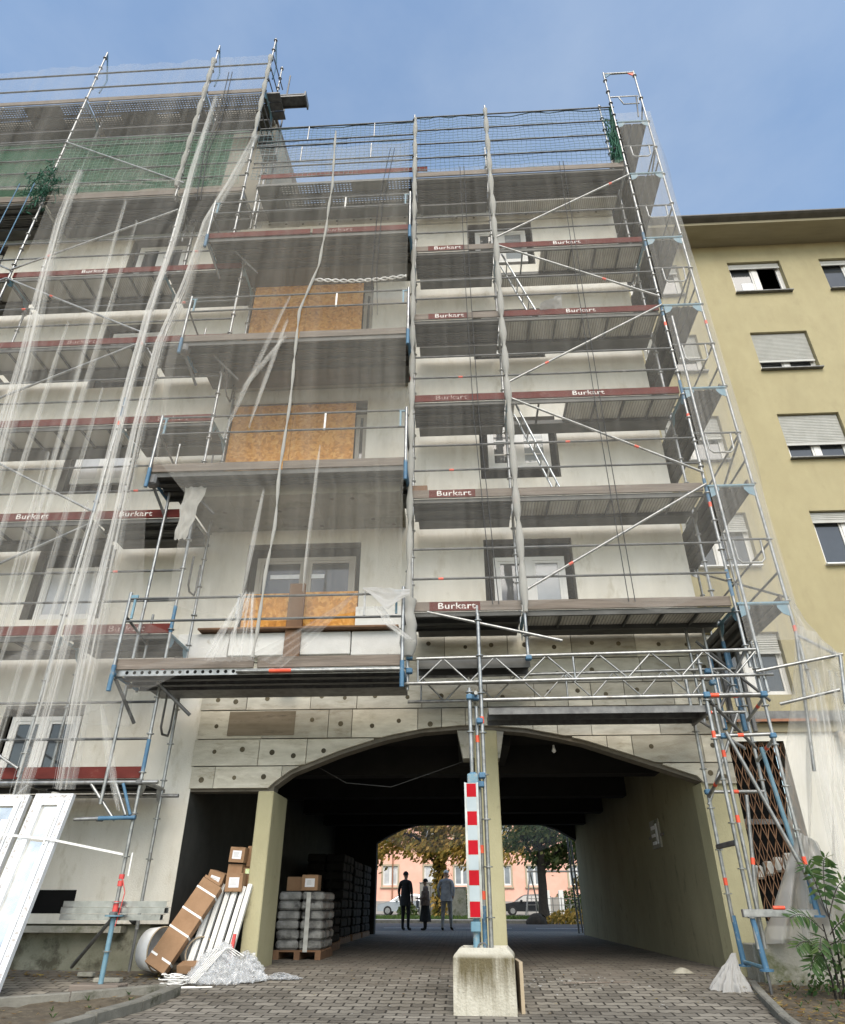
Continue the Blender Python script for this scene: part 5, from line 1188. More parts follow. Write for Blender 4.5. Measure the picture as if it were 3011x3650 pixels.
# ------------------------------------------------------------------ things on the ground
# concrete ballast block
m=MB(); bz=-.27
prof=[(-.355,bz),(.355,bz),(.345,bz+.50),(.295,bz+.575),(-.295,bz+.575),(-.345,bz+.50)]
cx,cy=.19,8.60; bz=gz(8.3)-.02; a=rad(-4); c_,s_=math.cos(a),math.sin(a)
def RB(x,y): return (cx+x*c_-y*s_,cy+x*s_+y*c_)
lv=[(.315,bz),(.312,bz+.505),(.300,bz+.525),(.245,bz+.585),(.225,bz+.560)]
vs=[]
for (h,z) in lv:
    for (i,j) in ((-1,-1),(1,-1),(1,1),(-1,1)): q=RB(h*i,h*1.08*j); vs.append((q[0],q[1],z))
fs=[(3,2,1,0),(16,17,18,19)]
for k in range(4):
    for q in range(4): fs.append((k*4+q,k*4+(q+1)%4,k*4+4+(q+1)%4,k*4+4+q))
m.add(vs,fs); CB=thing('concrete_block','stained pale concrete ballast block standing in the middle of the drive','concrete block',(cx,cy,bz)); m.build('block',M['block'],CB)
MB().path([(.165+.05*math.cos(t*.35),8.42,bz+.575+.05*math.sin(t*.35)) for t in range(10)],.008,6).build('lifting_eye',M['steel_dark'],CB)
m=MB(); m.obox((.54,8.66,-.0),(.018,.002,0),(-.01,.27,0),(0,0,.22)); one('timber_board',m,M['sand'],'pale board leaning on the right side of the concrete block','board')
# new windows leaning on the left scaffold
def leaning(x0,x1,name_label,dark=False,yb=8.78,yt=9.2,z0=gz(8.78),h=2.14,dx=-.22):
    W=thing('window_unit',name_label,'window',((x0+x1)/2,yb,z0),'new windows leaning on the scaffold')
    up=V(dx,yt-yb,h); L_=up.length; up.normalize(); ax=V(1,0,0); nrm=ax.cross(up)
    if nrm.y>0: nrm=-nrm
    def bar(a0,a1,b0,b1,t0,t1,mb):
        c=V((x0+x1)/2,yb,z0)+ax*((a0+a1)/2)+up*((b0+b1)/2)+nrm*((t0+t1)/2); mb.obox(c,ax*((a1-a0)/2),nrm*((t1-t0)/2),up*((b1-b0)/2))
    w=(x1-x0)/2; m=MB(); fw=.075
    for (a0,a1,b0,b1) in ((-w,-w+fw,0,L_),(w-fw,w,0,L_),(-w+fw,w-fw,0,fw),(-w+fw,w-fw,L_-fw,L_)): bar(a0,a1,b0,b1,0,.07,m)
    f=m.build('frame',M['pvc'],W)
    m=MB(); g2=fw+.004
    for (a0,a1,b0,b1) in ((-w+g2,-w+g2+.065,g2,L_-g2),(w-g2-.065,w-g2,g2,L_-g2),(-w+g2+.065,w-g2-.065,g2,g2+.065),(-w+g2+.065,w-g2-.065,L_-g2-.065,L_-g2)): bar(a0,a1,b0,b1,.02,.088,m)
    s=m.build('sash',M['pvc'],W); m=MB(); bar(-w+g2+.06,w-g2-.06,g2+.06,L_-g2-.06,.035,.045,m); m.build('pane',M['glass_film'],s)
    for aa,ab,b0,b1 in ((-w+.014,-w+.058,.03,L_-.03),(w-.058,w-.014,.03,L_-.03),(-w+.06,w-.06,L_-.058,L_-.014)):   # printed protective tape
        m=MB(); bar(aa,ab,b0,b1,.0702,.0712,m); m.build('printed_tape',M['tape_print'],f)
    m=MB(); bar(w-.26,w-.10-.06,L_-.42,L_-.30,.0455,.047,m); m.build('sticker',M['paper'],s)
    if not dark:
        m=MB(); bar(w-.13,w-.11,L_-.62,L_-.3,.089,.11,m); m.build('handle',M['frame_w'],s)
    return W
leaning(-6.35,-5.72,'taller white plastic window unit at the left edge of the photo, leaning on the scaffold',yb=8.85,yt=9.28,dx=.06)
leaning(-5.62,-5.12,'white plastic window unit with a sky reflecting pane, leaning right of its twin',yb=8.76,yt=9.2,dx=.09)
m=MB(); 
pts=[(-6.6,9.0,1.56),(-5.1,8.98,1.42),(-4.28,S0-.03,1.27)]
for a,b in zip(pts,pts[1:]): m.obox(((V(*a)+V(*b))/2),(V(*b)-V(*a))/2,(0,.002,0),(0,0,.013))
m.obox((-4.16,S0-.03,1.16),(.008,0,0),(0,.002,0),(0,0,.13)); one('tie_strap',m,M['strap'],'white strap tied from the leaning windows to the scaffold foot post','strap')
m=MB()
for z,h in ((1.0,.05),(.92,.06),(.60,.16)): m.tube((-4.25,S0,z),(-4.25,S0,z+h),.034,7)
m.path([(-4.22,S0-.03,1.0),(-4.15,S0-.05,.85),(-4.17,S0-.05,.65),(-4.2,S0-.03,.5)],.006,4); one('barrier_tape',m,M['tape_red'],'red tape knotted round the foot post of the left scaffold','tape')
# bundle of metal profiles laid across
m=MB()
for k,(y,z) in enumerate(((S0+.06,.56),(S0+.15,.56),(S0+.06,.63),(S0+.15,.635),(S0+.1,.70))):
    x0=-4.98+random.uniform(-.04,.04); x1=-3.66+random.uniform(-.05,.02); m.box(x0,x1,y,y+.004,z,z+.062); m.box(x0,x1,y+.0042,y+.075,z,z+.004); m.box(x0,x1,y+.0042,y+.075,z+.058,z+.062)
one('profile_bundle',m,M['alu'],'bundle of shiny metal profiles lying across the left scaffold','metal profiles')
# long carton with straps
def carton(name,label,c,ax,ay,az,straps=0,lab=False,grp=None):
    c=Vector(c);ax=Vector(ax);ay=Vector(ay);az=Vector(az); T=thing(name,label,'cardboard box',c,grp)
    m=MB(); nU,nV=6,10; 
    for s,(p,q,r) in ((1,(ax,az,ay)),(-1,(ax,az,ay)),(1,(ay,az,ax)),(-1,(ay,az,ax)),(1,(ax,ay,az)),(-1,(ax,ay,az))):
        m.grid(lambda u,v,s=s,p=p,q=q,r=r: c+p*(2*u-1)+q*(2*v-1)+r*s+V(1,1,1)*.010*nz(*(c+p*(2*u-1)*9+q*(2*v-1)*3+r*s))*(1 if 0<u<1 and 0<v<1 else 0),nU,nV,smooth=False)
    b=m.build('carton',M['card'],T)
    # open flap
    if straps:
        s=MB()
        for k in range(straps): t=-.78+1.55*k/(straps-1)+(.08 if k==1 else 0); s.obox(c+az*t,ax*1.02,ay*1.03,az.normalized()*.012)
        s.build('strap',M['strap'],T)
        f=MB(); f.obox(c+az*1.04-ax*.1,ax*.85,ay*.9,az*.03); f.build('flap',M['card'],T)
    if lab:
        f=MB(); f.obox(c-ay*1.02-az*.02,ax*.6,ay.normalized()*.002,az*.55); lo=f.build('paper_label',M['paper'],T)
        f=MB(); 
        for k in range(5): f.obox(c-ay*1.02-ay.normalized()*.003+az*(.28-.13*k)-ax*.08,ax*random.uniform(.25,.42),ay.normalized()*.0008,az*.022)
        f.build('print',M['shutter'],lo)
    return T
d=V(.48,.36,.96).normalized(); ax=V(.86,0,-.43).normalized(); ay=d.cross(ax); 
if ay.y<0: ay=-ay
carton('carton','long brown carton with white straps leaning beside the left pillar',(-3.63,10.06,.50),ax*.145,ay*.075,d*.55,straps=4)
carton('carton','flattened brown carton scrap lying at the foot of the long carton',(-3.45,9.98,.05),(.13,.02,0),(0,.10,.02),(0,-.02,.045))
CL=[((-3.16,10.50,1.33),.105,.095,True,'topmost small brown carton of the pile, with a white label'),((-3.18,10.55,1.14),.10,.075,False,'crumpled brown carton squeezed under the topmost labelled one'),((-3.40,10.40,1.0),.11,.12,True,'tilted small brown carton with a label, lowest on the left of the pile'),((-3.13,10.42,.99),.115,.11,True,'brown carton with a white label, lowest at the front of the pile')]
for (c,w,h,lab,lb) in CL:
    t=-.28 if 'tilted' in lb else random.uniform(-.06,.06); carton('carton',lb,c,(w*math.cos(t),0,w*math.sin(t)),(0,.13,0),(-h*math.sin(t),0,h*math.cos(t)),lab=lab,grp='small cartons beside the pillar')
carton('carton','dark brown carton in the shade behind the labelled ones',(-2.93,10.68,1.32),(.14,0,0),(0,.12,0),(0,0,.13),grp='small cartons beside the pillar')
T=carton('carton','brown carton with a green printed strip, at the right of the pile',(-2.94,10.62,1.02),(.14,0,0),(0,.12,0),(0,0,.155),grp='small cartons beside the pillar')
MB().box(-3.05,-2.87,10.487,10.492,1.10,1.16).build('green_label',M['greenprint'],T)
# white profiles leaning in the niche
m=MB(); random.seed(9)
for k,x in enumerate((-3.50,-3.40,-3.31,-3.21,-3.11,-3.03)):
    b=V(x-.02,10.08+.02*(k%3),0); t=V(x+.10,10.40,.93+.03*(k%2)); mid=(b+t)/2; d=(t-b); w=.030 if k%3 else .038
    m.obox(mid,(w,0,0),V(0,.025,-.012),d/2); m.obox(mid+V(0,-.03,.012),(.012,0,0),V(0,.008,-.004),d/2)
one('profile_bundle',m,M['frame_w'],'white plastic profiles leaning in a row against the left pillar','plastic profiles')
MB_=MB(); MB_.tube((-2.98,9.98,.05),(-2.96,10.05,.40),.035,9,0,.022); one('plastic_tube',MB_,M['tape_red'],'small faded red plastic tube poking from the film heap','tube')
# white drums lying on their side
def ring(label,c,r,wd,ang):
    T=thing('tub',label,'tub',c,'white plastic tubs lying on their side'); c=Vector(c); ax=V(math.cos(ang),math.sin(ang),0); u=ax.cross(V(0,0,1)); z=V(0,0,1); m=MB(); n=28; vs=[]
    for t,rr in ((-wd,r*.93),(wd,r),(wd+.004,r*.99),(wd-.01,r*.955),(-wd+.02,r*.88)):
        for i in range(n): q=2*math.pi*i/n; vs.append(c+ax*t+(u*math.cos(q)+z*math.sin(q))*rr)
    m.add(vs,[(k*n+i,k*n+(i+1)%n,(k+1)*n+(i+1)%n,(k+1)*n+i) for k in range(4) for i in range(n)]+[tuple(range(n))[::-1],tuple(range(4*n,5*n))],0,True); m.build('shell',M['pvc'],T)
    m=MB(); m.path([c+ax*(wd+.002)+(u*math.cos(2*math.pi*i/n)+z*math.sin(2*math.pi*i/n))*r*.985 for i in range(n)],.010,5,closed=True); m.build('rim',M['sand'],T)
ring('white tub lying on its side in front of the plinth, left of the long carton',(-4.02,10.17,.23),.25,.10,rad(-20))
ring('white tub lying behind the long carton, beside the profiles',(-3.50,10.28,.185),.185,.14,rad(-55))
m=MB(); m.tube((-4.45,10.4,.53),(-4.32,10.0,.57),.045,10); one('pipe_end',m,M['rubber'],'black pipe end lying on the metal profiles','pipe')
# crumpled film heap
def heap(name,label,c,r,h,seed,mt,group=None,cat='plastic film'):
    m=MB()
    for k in range(4):
        def f(u,v,k=k):
            th=u*2*math.pi; rr=(v**.8)*(1+.25*nz(math.cos(th)*1.4+seed,math.sin(th)*1.4+k)); hh=(1-v**1.7)*(1-.16*k)*(1+.35*nz(math.cos(th)*v*2+k*3,math.sin(th)*v*2,seed))
            e=.055*nz(math.cos(th)*v*9,math.sin(th)*v*9,seed+k)+.03*nz(math.cos(th)*v*22,math.sin(th)*v*22,seed+k)+.12*abs(nz(math.cos(th)*v*4,math.sin(th)*v*4,seed+k*2))
            x=c[0]+r[0]*math.cos(th)*rr; y=c[1]+r[1]*math.sin(th)*rr; return (x+.05*nz(th*3,v*8,k),y+.04*nz(th*4,v*7,k+5),max(gz(y)+.006+.004*k,gz(y)+h*hh*(.8+.2*nz(x*6,y*6,k))+e*h*2))
        m.grid(f,70,34,smooth=False)
    return one(name,m,mt,label,cat,group)
heap('film_heap','crumpled heap of clear plastic film at the foot of the left pillar',(-3.06,9.86),(.40,.24),.44,3,M['film'])
heap('film_heap','lower heap of clear plastic film spilling in front of the left pillar',(-2.72,9.92),(.25,.16),.34,8,M['film'])
heap('film_scrap','flat tail of clear film lying right of the left pillar',(-2.30,10.05),(.24,.07),.07,12,M['film'])
def sack(u,v):
    th=u*2*math.pi; fold=.22*math.sin(th*9+v*2)*v+.14*math.sin(th*17+1.3)*v; rr=.02+.19*v**1.15*(1+fold+.3*nz(math.cos(th)*1.5,math.sin(th)*1.5))
    x=3.02+rr*math.cos(th)*1.0+.10*(1-v)**1.5; y=9.62+rr*math.sin(th)*.7; return (x+.015*nz(th*5,v*6),y,gz(y)+.36*(1-v)**.95+.05*v*abs(nz(th*3,v*4)))
one('net_sack',MB().grid(sack,120,26),M['fleece'],'white cloth heap gathered to a peak at the foot of the right tower','cloth')
m=MB(); m.grid(lambda u,v:(2.62+.28*u,10.55+.2*v,gz(10.6)+.005+.06*math.sin(math.pi*u)*math.sin(math.pi*v)**.5),12,8); one('mortar_lump',m,M['concrete'],'flat grey lump of mortar on the paving near the right pier','lump')
m=MB(); random.seed(3)
for k in range(9):
    r=random.uniform(.07,.16); o=(random.uniform(-.05,.05),random.uniform(-.04,.04)); m.path([(-3.5+o[0]+r*1.3*math.cos(2*math.pi*i/18),9.60+o[1]+r*.55*math.sin(2*math.pi*i/18),gz(9.6)+.02+.012*k+.02*nz(i*.6,k)) for i in range(18)],.006,4,closed=True)
for k in range(6): m.path([(-3.35+.02*k,9.62,gz(9.6)+.03),(-3.2+.05*k,9.72,.12+.03*k),(-3.1+.04*k,9.8,.26),(-3.0+.05*k,9.82,.18)],.006,4)
one('strap_coil',m,M['strap'],'loose coil of white packing strap on the paving','strap')
m=MB()
for k in range(3): m.path([(-4.5+.8*k*.4,9.28+.05*k,gz(9.3)+.012),(-4.0+.3*k,9.34+.02*k,gz(9.3)+.03),(-3.4+.2*k,9.52,gz(9.5)+.012)],.010,4)
one('strap_strip',m,M['strap'],'white strap strip lying flat along the paving at left','strap')
m=MB(); m.obox((1.55,9.95,gz(9.95)+.012),(.42,.10,0),(0,.012,0),(0,0,.006)); one('slat',m,M['wood'],'thin dark slat lying on the paving before the right passage','slat')
m=MB(); m.rbox(-4.55,-4.22,9.72,9.84,gz(9.8)+.0,gz(9.8)+.05,.01); m.rbox(-4.9,-4.7,10.0,10.1,-.06,-.01,.01); one('rubble',m,M['concrete2'],'bits of rubble lying along the plinth','rubble')
# palletised goods along the left side of the passage
def pallet(label,x,y,w,d,h,rows,mtb='bag'):
    P=thing('loaded_pallet',label,'pallet',(x,y,0),'loaded pallets in the passage'); m=MB()
    for k in range(3): m.box(x+w*k*.44,x+w*k*.44+w*.12,y,y+d,0,.10)
    for k in range(5): m.box(x,x+w,y+d*k/5,y+d*k/5+d*.13,.101,.125)
    m.build('pallet',M['wood_brown'],P); m=MB(); hh=(h-.13)/rows
    for r in range(rows):
        for i in range(2):
            for j in range(3):
                x0=x+.01+w*i/2+random.uniform(-.015,.015); y0=y+.01+d*j/3+random.uniform(-.015,.015); z0=.128+hh*r
                m.rbox(x0,x0+w/2-.02,y0,y0+d/3-.02,z0,z0+hh-.008,.028)
    m.build('sacks',M[mtb],P); 
    m=MB(); m.grid(lambda u,v:(x+w*.62+.07*u,y-.012-.006*math.sin(v*40),.1+(h-.12)*v),3,30); m.build('wrap_strip',M['shutter'] if mtb=='bag' else M['pack'],P)
    return P
random.seed(6)
pallet('pallet of grey sacks just behind the left pillar, two cartons on top',-2.98,12.25,.74,1.1,.92,6)
pallet('pallet of grey sacks in the dark, second along the passage wall',-3.35,14.3,.9,1.1,.8,5,'pack')
for k,(y,h) in enumerate(((17.0,1.75),(18.8,1.7),(20.6,1.7))): pallet(['tall stack of wrapped boxes against the left passage wall, nearest of the tall ones','tall stack of wrapped boxes midway along the left passage wall','tall stack of wrapped boxes nearest the far arch'][k],-3.55,y,.85,1.5,h,9,'pack')
carton('carton','small carton with a label on top of the first pallet of sacks',(-2.50,12.45,1.04),(.13,0,0),(0,.14,0),(0,0,.11),lab=True); carton('carton','dark carton on the left rear of the first pallet of sacks',(-2.80,12.75,1.03),(.14,0,0),(0,.14,0),(0,0,.10))
hl=thing('bulb','small bare bulb hanging on a cable under the arch','lamp',(1.42,F+.5,2.78)); MB().tube((1.42,F+.5,3.0),(1.42,F+.5,2.86),.006,5).build('cable',M['rope'],hl); MB().path([(1.42,F+.5,2.87),(1.42,F+.5,2.83),(1.42,F+.5,2.78),(1.42,F+.5,2.755)],.03,10,rs=[.014,.02,.034,.012]).build('bulb_glass',M['pvc'],hl)
m=MB(); m.path([(-2.3,F+.6,2.62),(-1.8,F+.62,2.36),(-1.1,F+.65,2.30),(-.5,F+.7,2.5),(.1,F+.7,2.7)],.006,5); one('loose_cable',m,M['rope'],'loose cable sagging under the left half of the arch','cable')
# ------------------------------------------------------------------ people
def skin_body(joints,edges,mats,faces_fn,sub=2):
    me=bpy.data.meshes.new('body'); me.from_pydata([j[0] for j in joints],edges,[]); o=bpy.data.objects.new('tmp_body',me); COL.objects.link(o)
    md=o.modifiers.new('Skin','SKIN'); md.use_smooth_shade=True
    for i,j in enumerate(joints): 
        sv=me.skin_vertices[0].data[i]; r=j[1]; sv.radius=r if isinstance(r,tuple) else (r,r); sv.use_root=(i==0)
    s=o.modifiers.new('Sub','SUBSURF'); s.levels=sub; s.render_levels=sub
    bpy.context.view_layer.update(); dg=bpy.context.evaluated_depsgraph_get(); m2=bpy.data.meshes.new_from_object(o.evaluated_get(dg)); bpy.data.objects.remove(o)
    m2.materials.clear()
    for m in mats: m2.materials.append(m)
    for p in m2.polygons: p.material_index=faces_fn(p.center); p.use_smooth=True
    return m2
def person(label,loc,H,rot,jacket,trouser,hair,pose):
    """standing figure facing -y in its own space, H tall; pose holds the arm joints"""
    k=H/1.75; P=thing('person',label,'person',loc); P.rotation_euler=(0,0,rot)
    lg=pose.get('leg',.0)
    J=[((0,0,.96),(.135,.10)),((0,.0,1.12),(.14,.10)),((0,.01,1.30),(.165,.11)),((0,.015,1.43),(.12,.085)),((0,.0,1.50),(.055,.055)),((0,-.01,1.555),(.058,.062)),((0,-.015,1.63),(.076,.094)),((0,-.01,1.70),(.062,.075))]
    E=[(0,1),(1,2),(2,3),(3,4),(4,5),(5,6),(6,7)]
    for s in (-1,1):
        b=len(J); J+=[((s*.10,0,.90),(.105,.11)),((s*.11,-.02+lg*s*.1,.50),(.065,.07)),((s*.115,.0+lg*s*.22,.10),(.045,.05)),((s*.12,-.02+lg*s*.22,.04),(.045,.045)),((s*.13,-.16+lg*s*.22,.03),(.042,.03))]
        E+=[(0,b),(b,b+1),(b+1,b+2),(b+2,b+3),(b+3,b+4)]
        arm=pose['arm'][0 if s<0 else 1]; b=len(J); J+=[((s*.19,.01,1.42),(.07,.07)),(arm[0],(.052,.052)),(arm[1],(.036,.036)),(arm[2],(.034,.026)),(arm[3],(.018,.014))]
        E+=[(3,b),(b,b+1),(b+1,b+2),(b+2,b+3),(b+3,b+4)]
        # thumb and fingers
        w=Vector(arm[2]); d=(Vector(arm[3])-w).normalized(); sd=d.orthogonal().normalized()
        for f_,(ln,of) in enumerate(((.075,.024),(.085,.008),(.08,-.008),(.065,-.022))):
            b2=len(J); J+=[(tuple(w+d*.05+sd*of),(.009,.009)),(tuple(w+d*(.05+ln*.6)+sd*of),(.009,.009)),(tuple(w+d*(.05+ln)+sd*of+V(0,-.012,0)),(.007,.007))]; E+=[(b+3,b2),(b2,b2+1),(b2+1,b2+2)]
    J=[((p[0]*k,p[1]*k,p[2]*k),(r[0]*k,r[1]*k)) for p,r in J]
    hz=pose.get('hem',.82)*k
    def ff(c):
        z=c.z/k; x=abs(c.x)/k
        if z>1.50: return 0
        if any((Vector(a[2])*k-c).length<.11*k for a in pose['arm']): return 0
        if z<.085: return 3
        return 1 if z>pose.get('hem',.82) else 2
    me=skin_body(J,E,[M['skin'],M[jacket],M[trouser],M['rubber']],ff); b=bpy.data.objects.new('body',me); COL.objects.link(b); b.parent=P
    f=MB(); f.grid(lambda u,v:(.02*k*math.cos(u*6.28)*math.sin(v*3.14),-.115*k-.014*k*math.sin(u*6.28)*math.sin(v*3.14),(1.615-.03*math.cos(v*3.14))*k),8,6); f.build('nose',M['skin']).parent=P
    e=MB()
    for s in (-1,1): e.grid(lambda u,v,s=s:(s*.033*k+.011*k*math.cos(u*6.28)*math.sin(v*3.14),-.098*k-.009*k*math.sin(u*6.28)*math.sin(v*3.14),1.645*k+.008*k*math.cos(v*3.14)),8,5)
    e.build('eyes',M['ink']).parent=P
    e=MB(); e.grid(lambda u,v:(.028*k*math.cos(u*6.28)*math.sin(v*3.14),-.096*k-.008*k*math.sin(u*6.28)*math.sin(v*3.14),1.575*k+.007*k*math.cos(v*3.14)),8,5); e.build('mouth',M['lead']).parent=P
    e=MB()
    for s in (-1,1): e.grid(lambda u,v,s=s:(s*.083*k+.012*k*math.cos(u*6.28)*math.sin(v*3.14),.0+.018*k*math.sin(u*6.28)*math.sin(v*3.14),1.63*k+.03*k*math.cos(v*3.14)),8,6)
    e.build('ears',M['skin']).parent=P
    def capf(u,v):
        th=u*2*math.pi; ph=v*1.75 if hair!='cap' else v*1.45; rx,ry,rz=.088,.108,.105
        y=.004+ry*math.sin(th)*math.sin(ph); 
        zz=1.665+rz*math.cos(ph)
        if hair!='cap' and y<-.06: zz=max(zz,1.69)
        return (rx*math.cos(th)*math.sin(ph)*k*1.02,y*k,zz*k)
    hm=MB().grid(capf,20,10)
    if hair=='cap':
        hm.grid(lambda u,v:((.085*math.cos(math.pi*u)*(1-.15*v))*k,(-.075-.12*v*math.sin(math.pi*u))*k,(1.69-.015*v)*k),12,3)
        hm.build('cap',M['frame_w']).parent=P
    elif hair=='hat':
        hm.grid(lambda u,v:((.088+.03*v)*math.cos(u*6.28)*k,(.004+(.105+.03*v)*math.sin(u*6.28))*k,(1.655-.01*v)*k),20,2); hm.build('hat',M['cloth_black']).parent=P
    else: hm.build('hair',M['cloth_grey'] if hair=='grey' else M['cloth_black']).parent=P
    return P,k
def attach(P,mb,name,m): o=mb.build(name,m); o.parent=P; return o
AR=lambda s,el,wr,ha,fi:(el,wr,ha,fi)
pz=.004
A0=[((-.27,.03,1.16),(-.25,-.03,.92),(-.24,-.05,.87),(-.235,-.06,.80)),((.27,.03,1.16),(.26,-.02,.92),(.25,-.05,.87),(.25,-.06,.80))]
P,k=person('man in a long black jacket and dark trousers, leftmost of the three standing people',(-2.08,27.0,pz),1.76,rad(150),'cloth_black','cloth_black','short',dict(arm=A0,hem=.70))
m=MB(); m.grid(lambda u,v:((.165+.035*v)*math.cos(u*6.28)*k,(.115+.05*v)*math.sin(u*6.28)*k,(1.30-.58*v)*k),24,8); attach(P,m,'jacket',M['cloth_black'])
A1=[((-.25,-.02,1.14),(-.16,-.22,1.06),(-.12,-.28,1.07),(-.08,-.33,1.08)),((.25,-.02,1.14),(.16,-.22,1.05),(.12,-.28,1.06),(.08,-.33,1.07))]
P,k=person('small woman in a dark hat and long skirt, middle one of the three standing people',(-1.40,27.1,pz),1.54,rad(-75),'cloth_brown','cloth_black','hat',dict(arm=A1,hem=.8))
m=MB(); m.grid(lambda u,v:((.17+.09*v+.012*math.sin(u*44)*v)*math.cos(u*6.28)*k,(.13+.10*v+.012*math.sin(u*44)*v)*math.sin(u*6.28)*k,(1.02-.74*v)*k),40,10); attach(P,m,'skirt',M['cloth_black'])
m=MB(); m.grid(lambda u,v:((.20+.03*v)*math.cos(u*6.28)*k,(.15+.04*v)*math.sin(u*6.28)*k,(1.33-.5*v)*k),24,8); attach(P,m,'coat',M['cloth_brown'])
m=MB(); m.rbox(-.10*k,.10*k,-.36*k,-.26*k,.74*k,1.0*k,.02); m.path([(-.07*k,-.31*k,1.0*k),(-.02,-.31*k,1.12*k),(.07*k,-.31*k,1.0*k)],.007,4); attach(P,m,'handbag',M['cloth_grey'])
A2=[((-.28,.06,1.18),(-.23,.0,.96),(-.20,-.05,.93),(-.17,-.09,.90)),((.28,.06,1.18),(.25,-.02,.95),(.22,-.07,.92),(.20,-.11,.90))]
P,k=person('man in a white cap and pale grey work jacket, rightmost of the three standing people',(-.66,27.0,pz),1.80,rad(165),'cloth_grey','cloth_trouser','cap',dict(arm=A2,hem=.86,leg=.6))
m=MB(); m.grid(lambda u,v:((.18+.03*v)*math.cos(u*6.28)*k,(.125+.04*v)*math.sin(u*6.28)*k,(1.34-.50*v)*k),24,8); attach(P,m,'jacket',M['cloth_grey'])
# ------------------------------------------------------------------ far side of the street
PB=thing('apartment_building','salmon pink apartment building with sandstone window surrounds across the street','building',(0,70,0))
hol=[]; 
for i in range(13):
    x=-23.4+i*3.28+ (0.0 if i%2==0 else -.5)
    for z in (2.35,5.9,9.4): hol.append((x,x+1.35,z,z+1.55))
m=MB(); wall_holes(m,-26,20,1.1,14,70,hol,.18); m.build('wall',[M['pink'],M['sand']],PB)
m=MB(); m.box(-26,20,69.9,70.3,0,1.1); m.build('plinth',M['grey_base'],PB); MB().box(-25.5,19.5,70.5,70.6,1,13.8).build('inner_wall',M['dark'],PB)
m=MB(); m.prism([(69.4,14),(76,18),(76,14)],'x',-26.4,20.4); m.build('roof',M['roof'],PB)
for (a,b,c,d) in hol:
    if c>9: continue
    s=MB(); s.box(a-.16,a,69.94,70.0,c-.12,d+.16); s.box(b,b+.16,69.94,70.0,c-.12,d+.16); s.box(a,b,69.94,70.0,d,d+.16); s.box(a-.22,b+.22,69.86,70.0,c-.24,c-.12); so=s.build('surround',M['sand'],PB)
    f=window(a,b,c,d,70.08,PB,M['frame_w'],M['glass_lit'] if a<-1 else M['glass_pale'],2,fw=.08)
for x in (-6.6,7.0): MB().tube((x,69.85,1),(x,69.85,13.9),.06,8).build('downpipe',M['lead'] if x<0 else M['grey_base'],PB)
def car(label,loc,L_,flip,paint,hgt=1.42):
    Cx=thing('parked_car',label,'car',loc); x0,y0,z0=loc; sg=-1 if flip else 1
    prof=[(-2.1,.28),(-2.12,.55),(-2.05,.74),(-1.2,.90),(-.55,1.30),(-.3,1.40),(.9,hgt),(1.6,1.32),(2.0,.98),(2.1,.9),(2.12,.4),(2.05,.26)]
    m=MB(); W=.84; n=len(prof); vs=[]
    for y,sh in ((-W,0.0),(-W*1.02,.0),(W*1.02,0),(W,0)):
        for (x,z) in prof:
            inn=.16*max(0,(z-.95)/.45); vs.append((x0+sg*x*L_/4.2,y0+y*(1-inn),z0+z))
    fs=[tuple(range(n)),tuple(range(3*n,4*n))[::-1]]
    for a in range(3): fs+=[(a*n+i,a*n+(i+1)%n,(a+1)*n+(i+1)%n,(a+1)*n+i) for i in range(n)]
    m.add(vs,fs); m.build('body',M[paint],Cx)
    for s in (-1,1):
        y=y0+s*W*.93-s*.0
        for (xa,xb,xc,xd) in ((-.95,-.42,.12,.12),(.2,.2,1.05,1.0),(1.12,1.10,1.55,1.85)):
            yb_=y0+s*(W*1.0); yt_=y0+s*(W*.865)
            MB().add([(x0+sg*xa,yb_+s*.012,z0+.95),(x0+sg*xd,yb_+s*.012,z0+.95),(x0+sg*xc,yt_+s*.014,z0+1.30),(x0+sg*xb,yt_+s*.014,z0+1.30)],[(0,1,2,3)]).build('side_window',M['glass'],Cx)
        for wx in (-1.32,1.30):
            yy=y0+s*(W-.08); w=MB().tube((x0+sg*wx,yy,z0+.31),(x0+sg*wx,yy+s*.11,z0+.31),.31,18).build('wheel',M['rubber'],Cx); MB().tube((x0+sg*wx,yy+s*.11,z0+.31),(x0+sg*wx,yy+s*.118,z0+.31),.19,14).build('rim',M['steel'],w)
        MB().rbox(min(x0+sg*-.72,x0+sg*-.55),max(x0+sg*-.72,x0+sg*-.55),y0+s*W if s>0 else y0-W-.16,y0+W+.16 if s>0 else y0-W,z0+.93,z0+1.05,.02).build('mirror',M[paint],Cx)
        MB().rbox(min(x0+sg*-2.12,x0+sg*-1.95),max(x0+sg*-2.12,x0+sg*-1.95),y0+s*.45-.15,y0+s*.45+.15,z0+.58,z0+.72,.02).build('headlight',M['glass_pale'],Cx)
    MB().add([(x0+sg*-1.17,y0-.74,z0+.93),(x0+sg*-1.17,y0+.74,z0+.93),(x0+sg*-.57,y0+.66,z0+1.315),(x0+sg*-.57,y0-.66,z0+1.315)],[(0,1,2,3)]).build('windscreen',M['glass_pale'],Cx)
    return Cx
car('silver parked car beyond the grass, left of the standing people',(-4.6,60,.10),4.2,False,'car'); car('dark parked car beyond the grass, right of the middle pillar',(4.9,61,.10),4.2,False,'car_dark',1.45); car('dark parked car behind the silver one at the far left',(-9.4,62.5,.10),4.2,True,'car_dark',1.45)
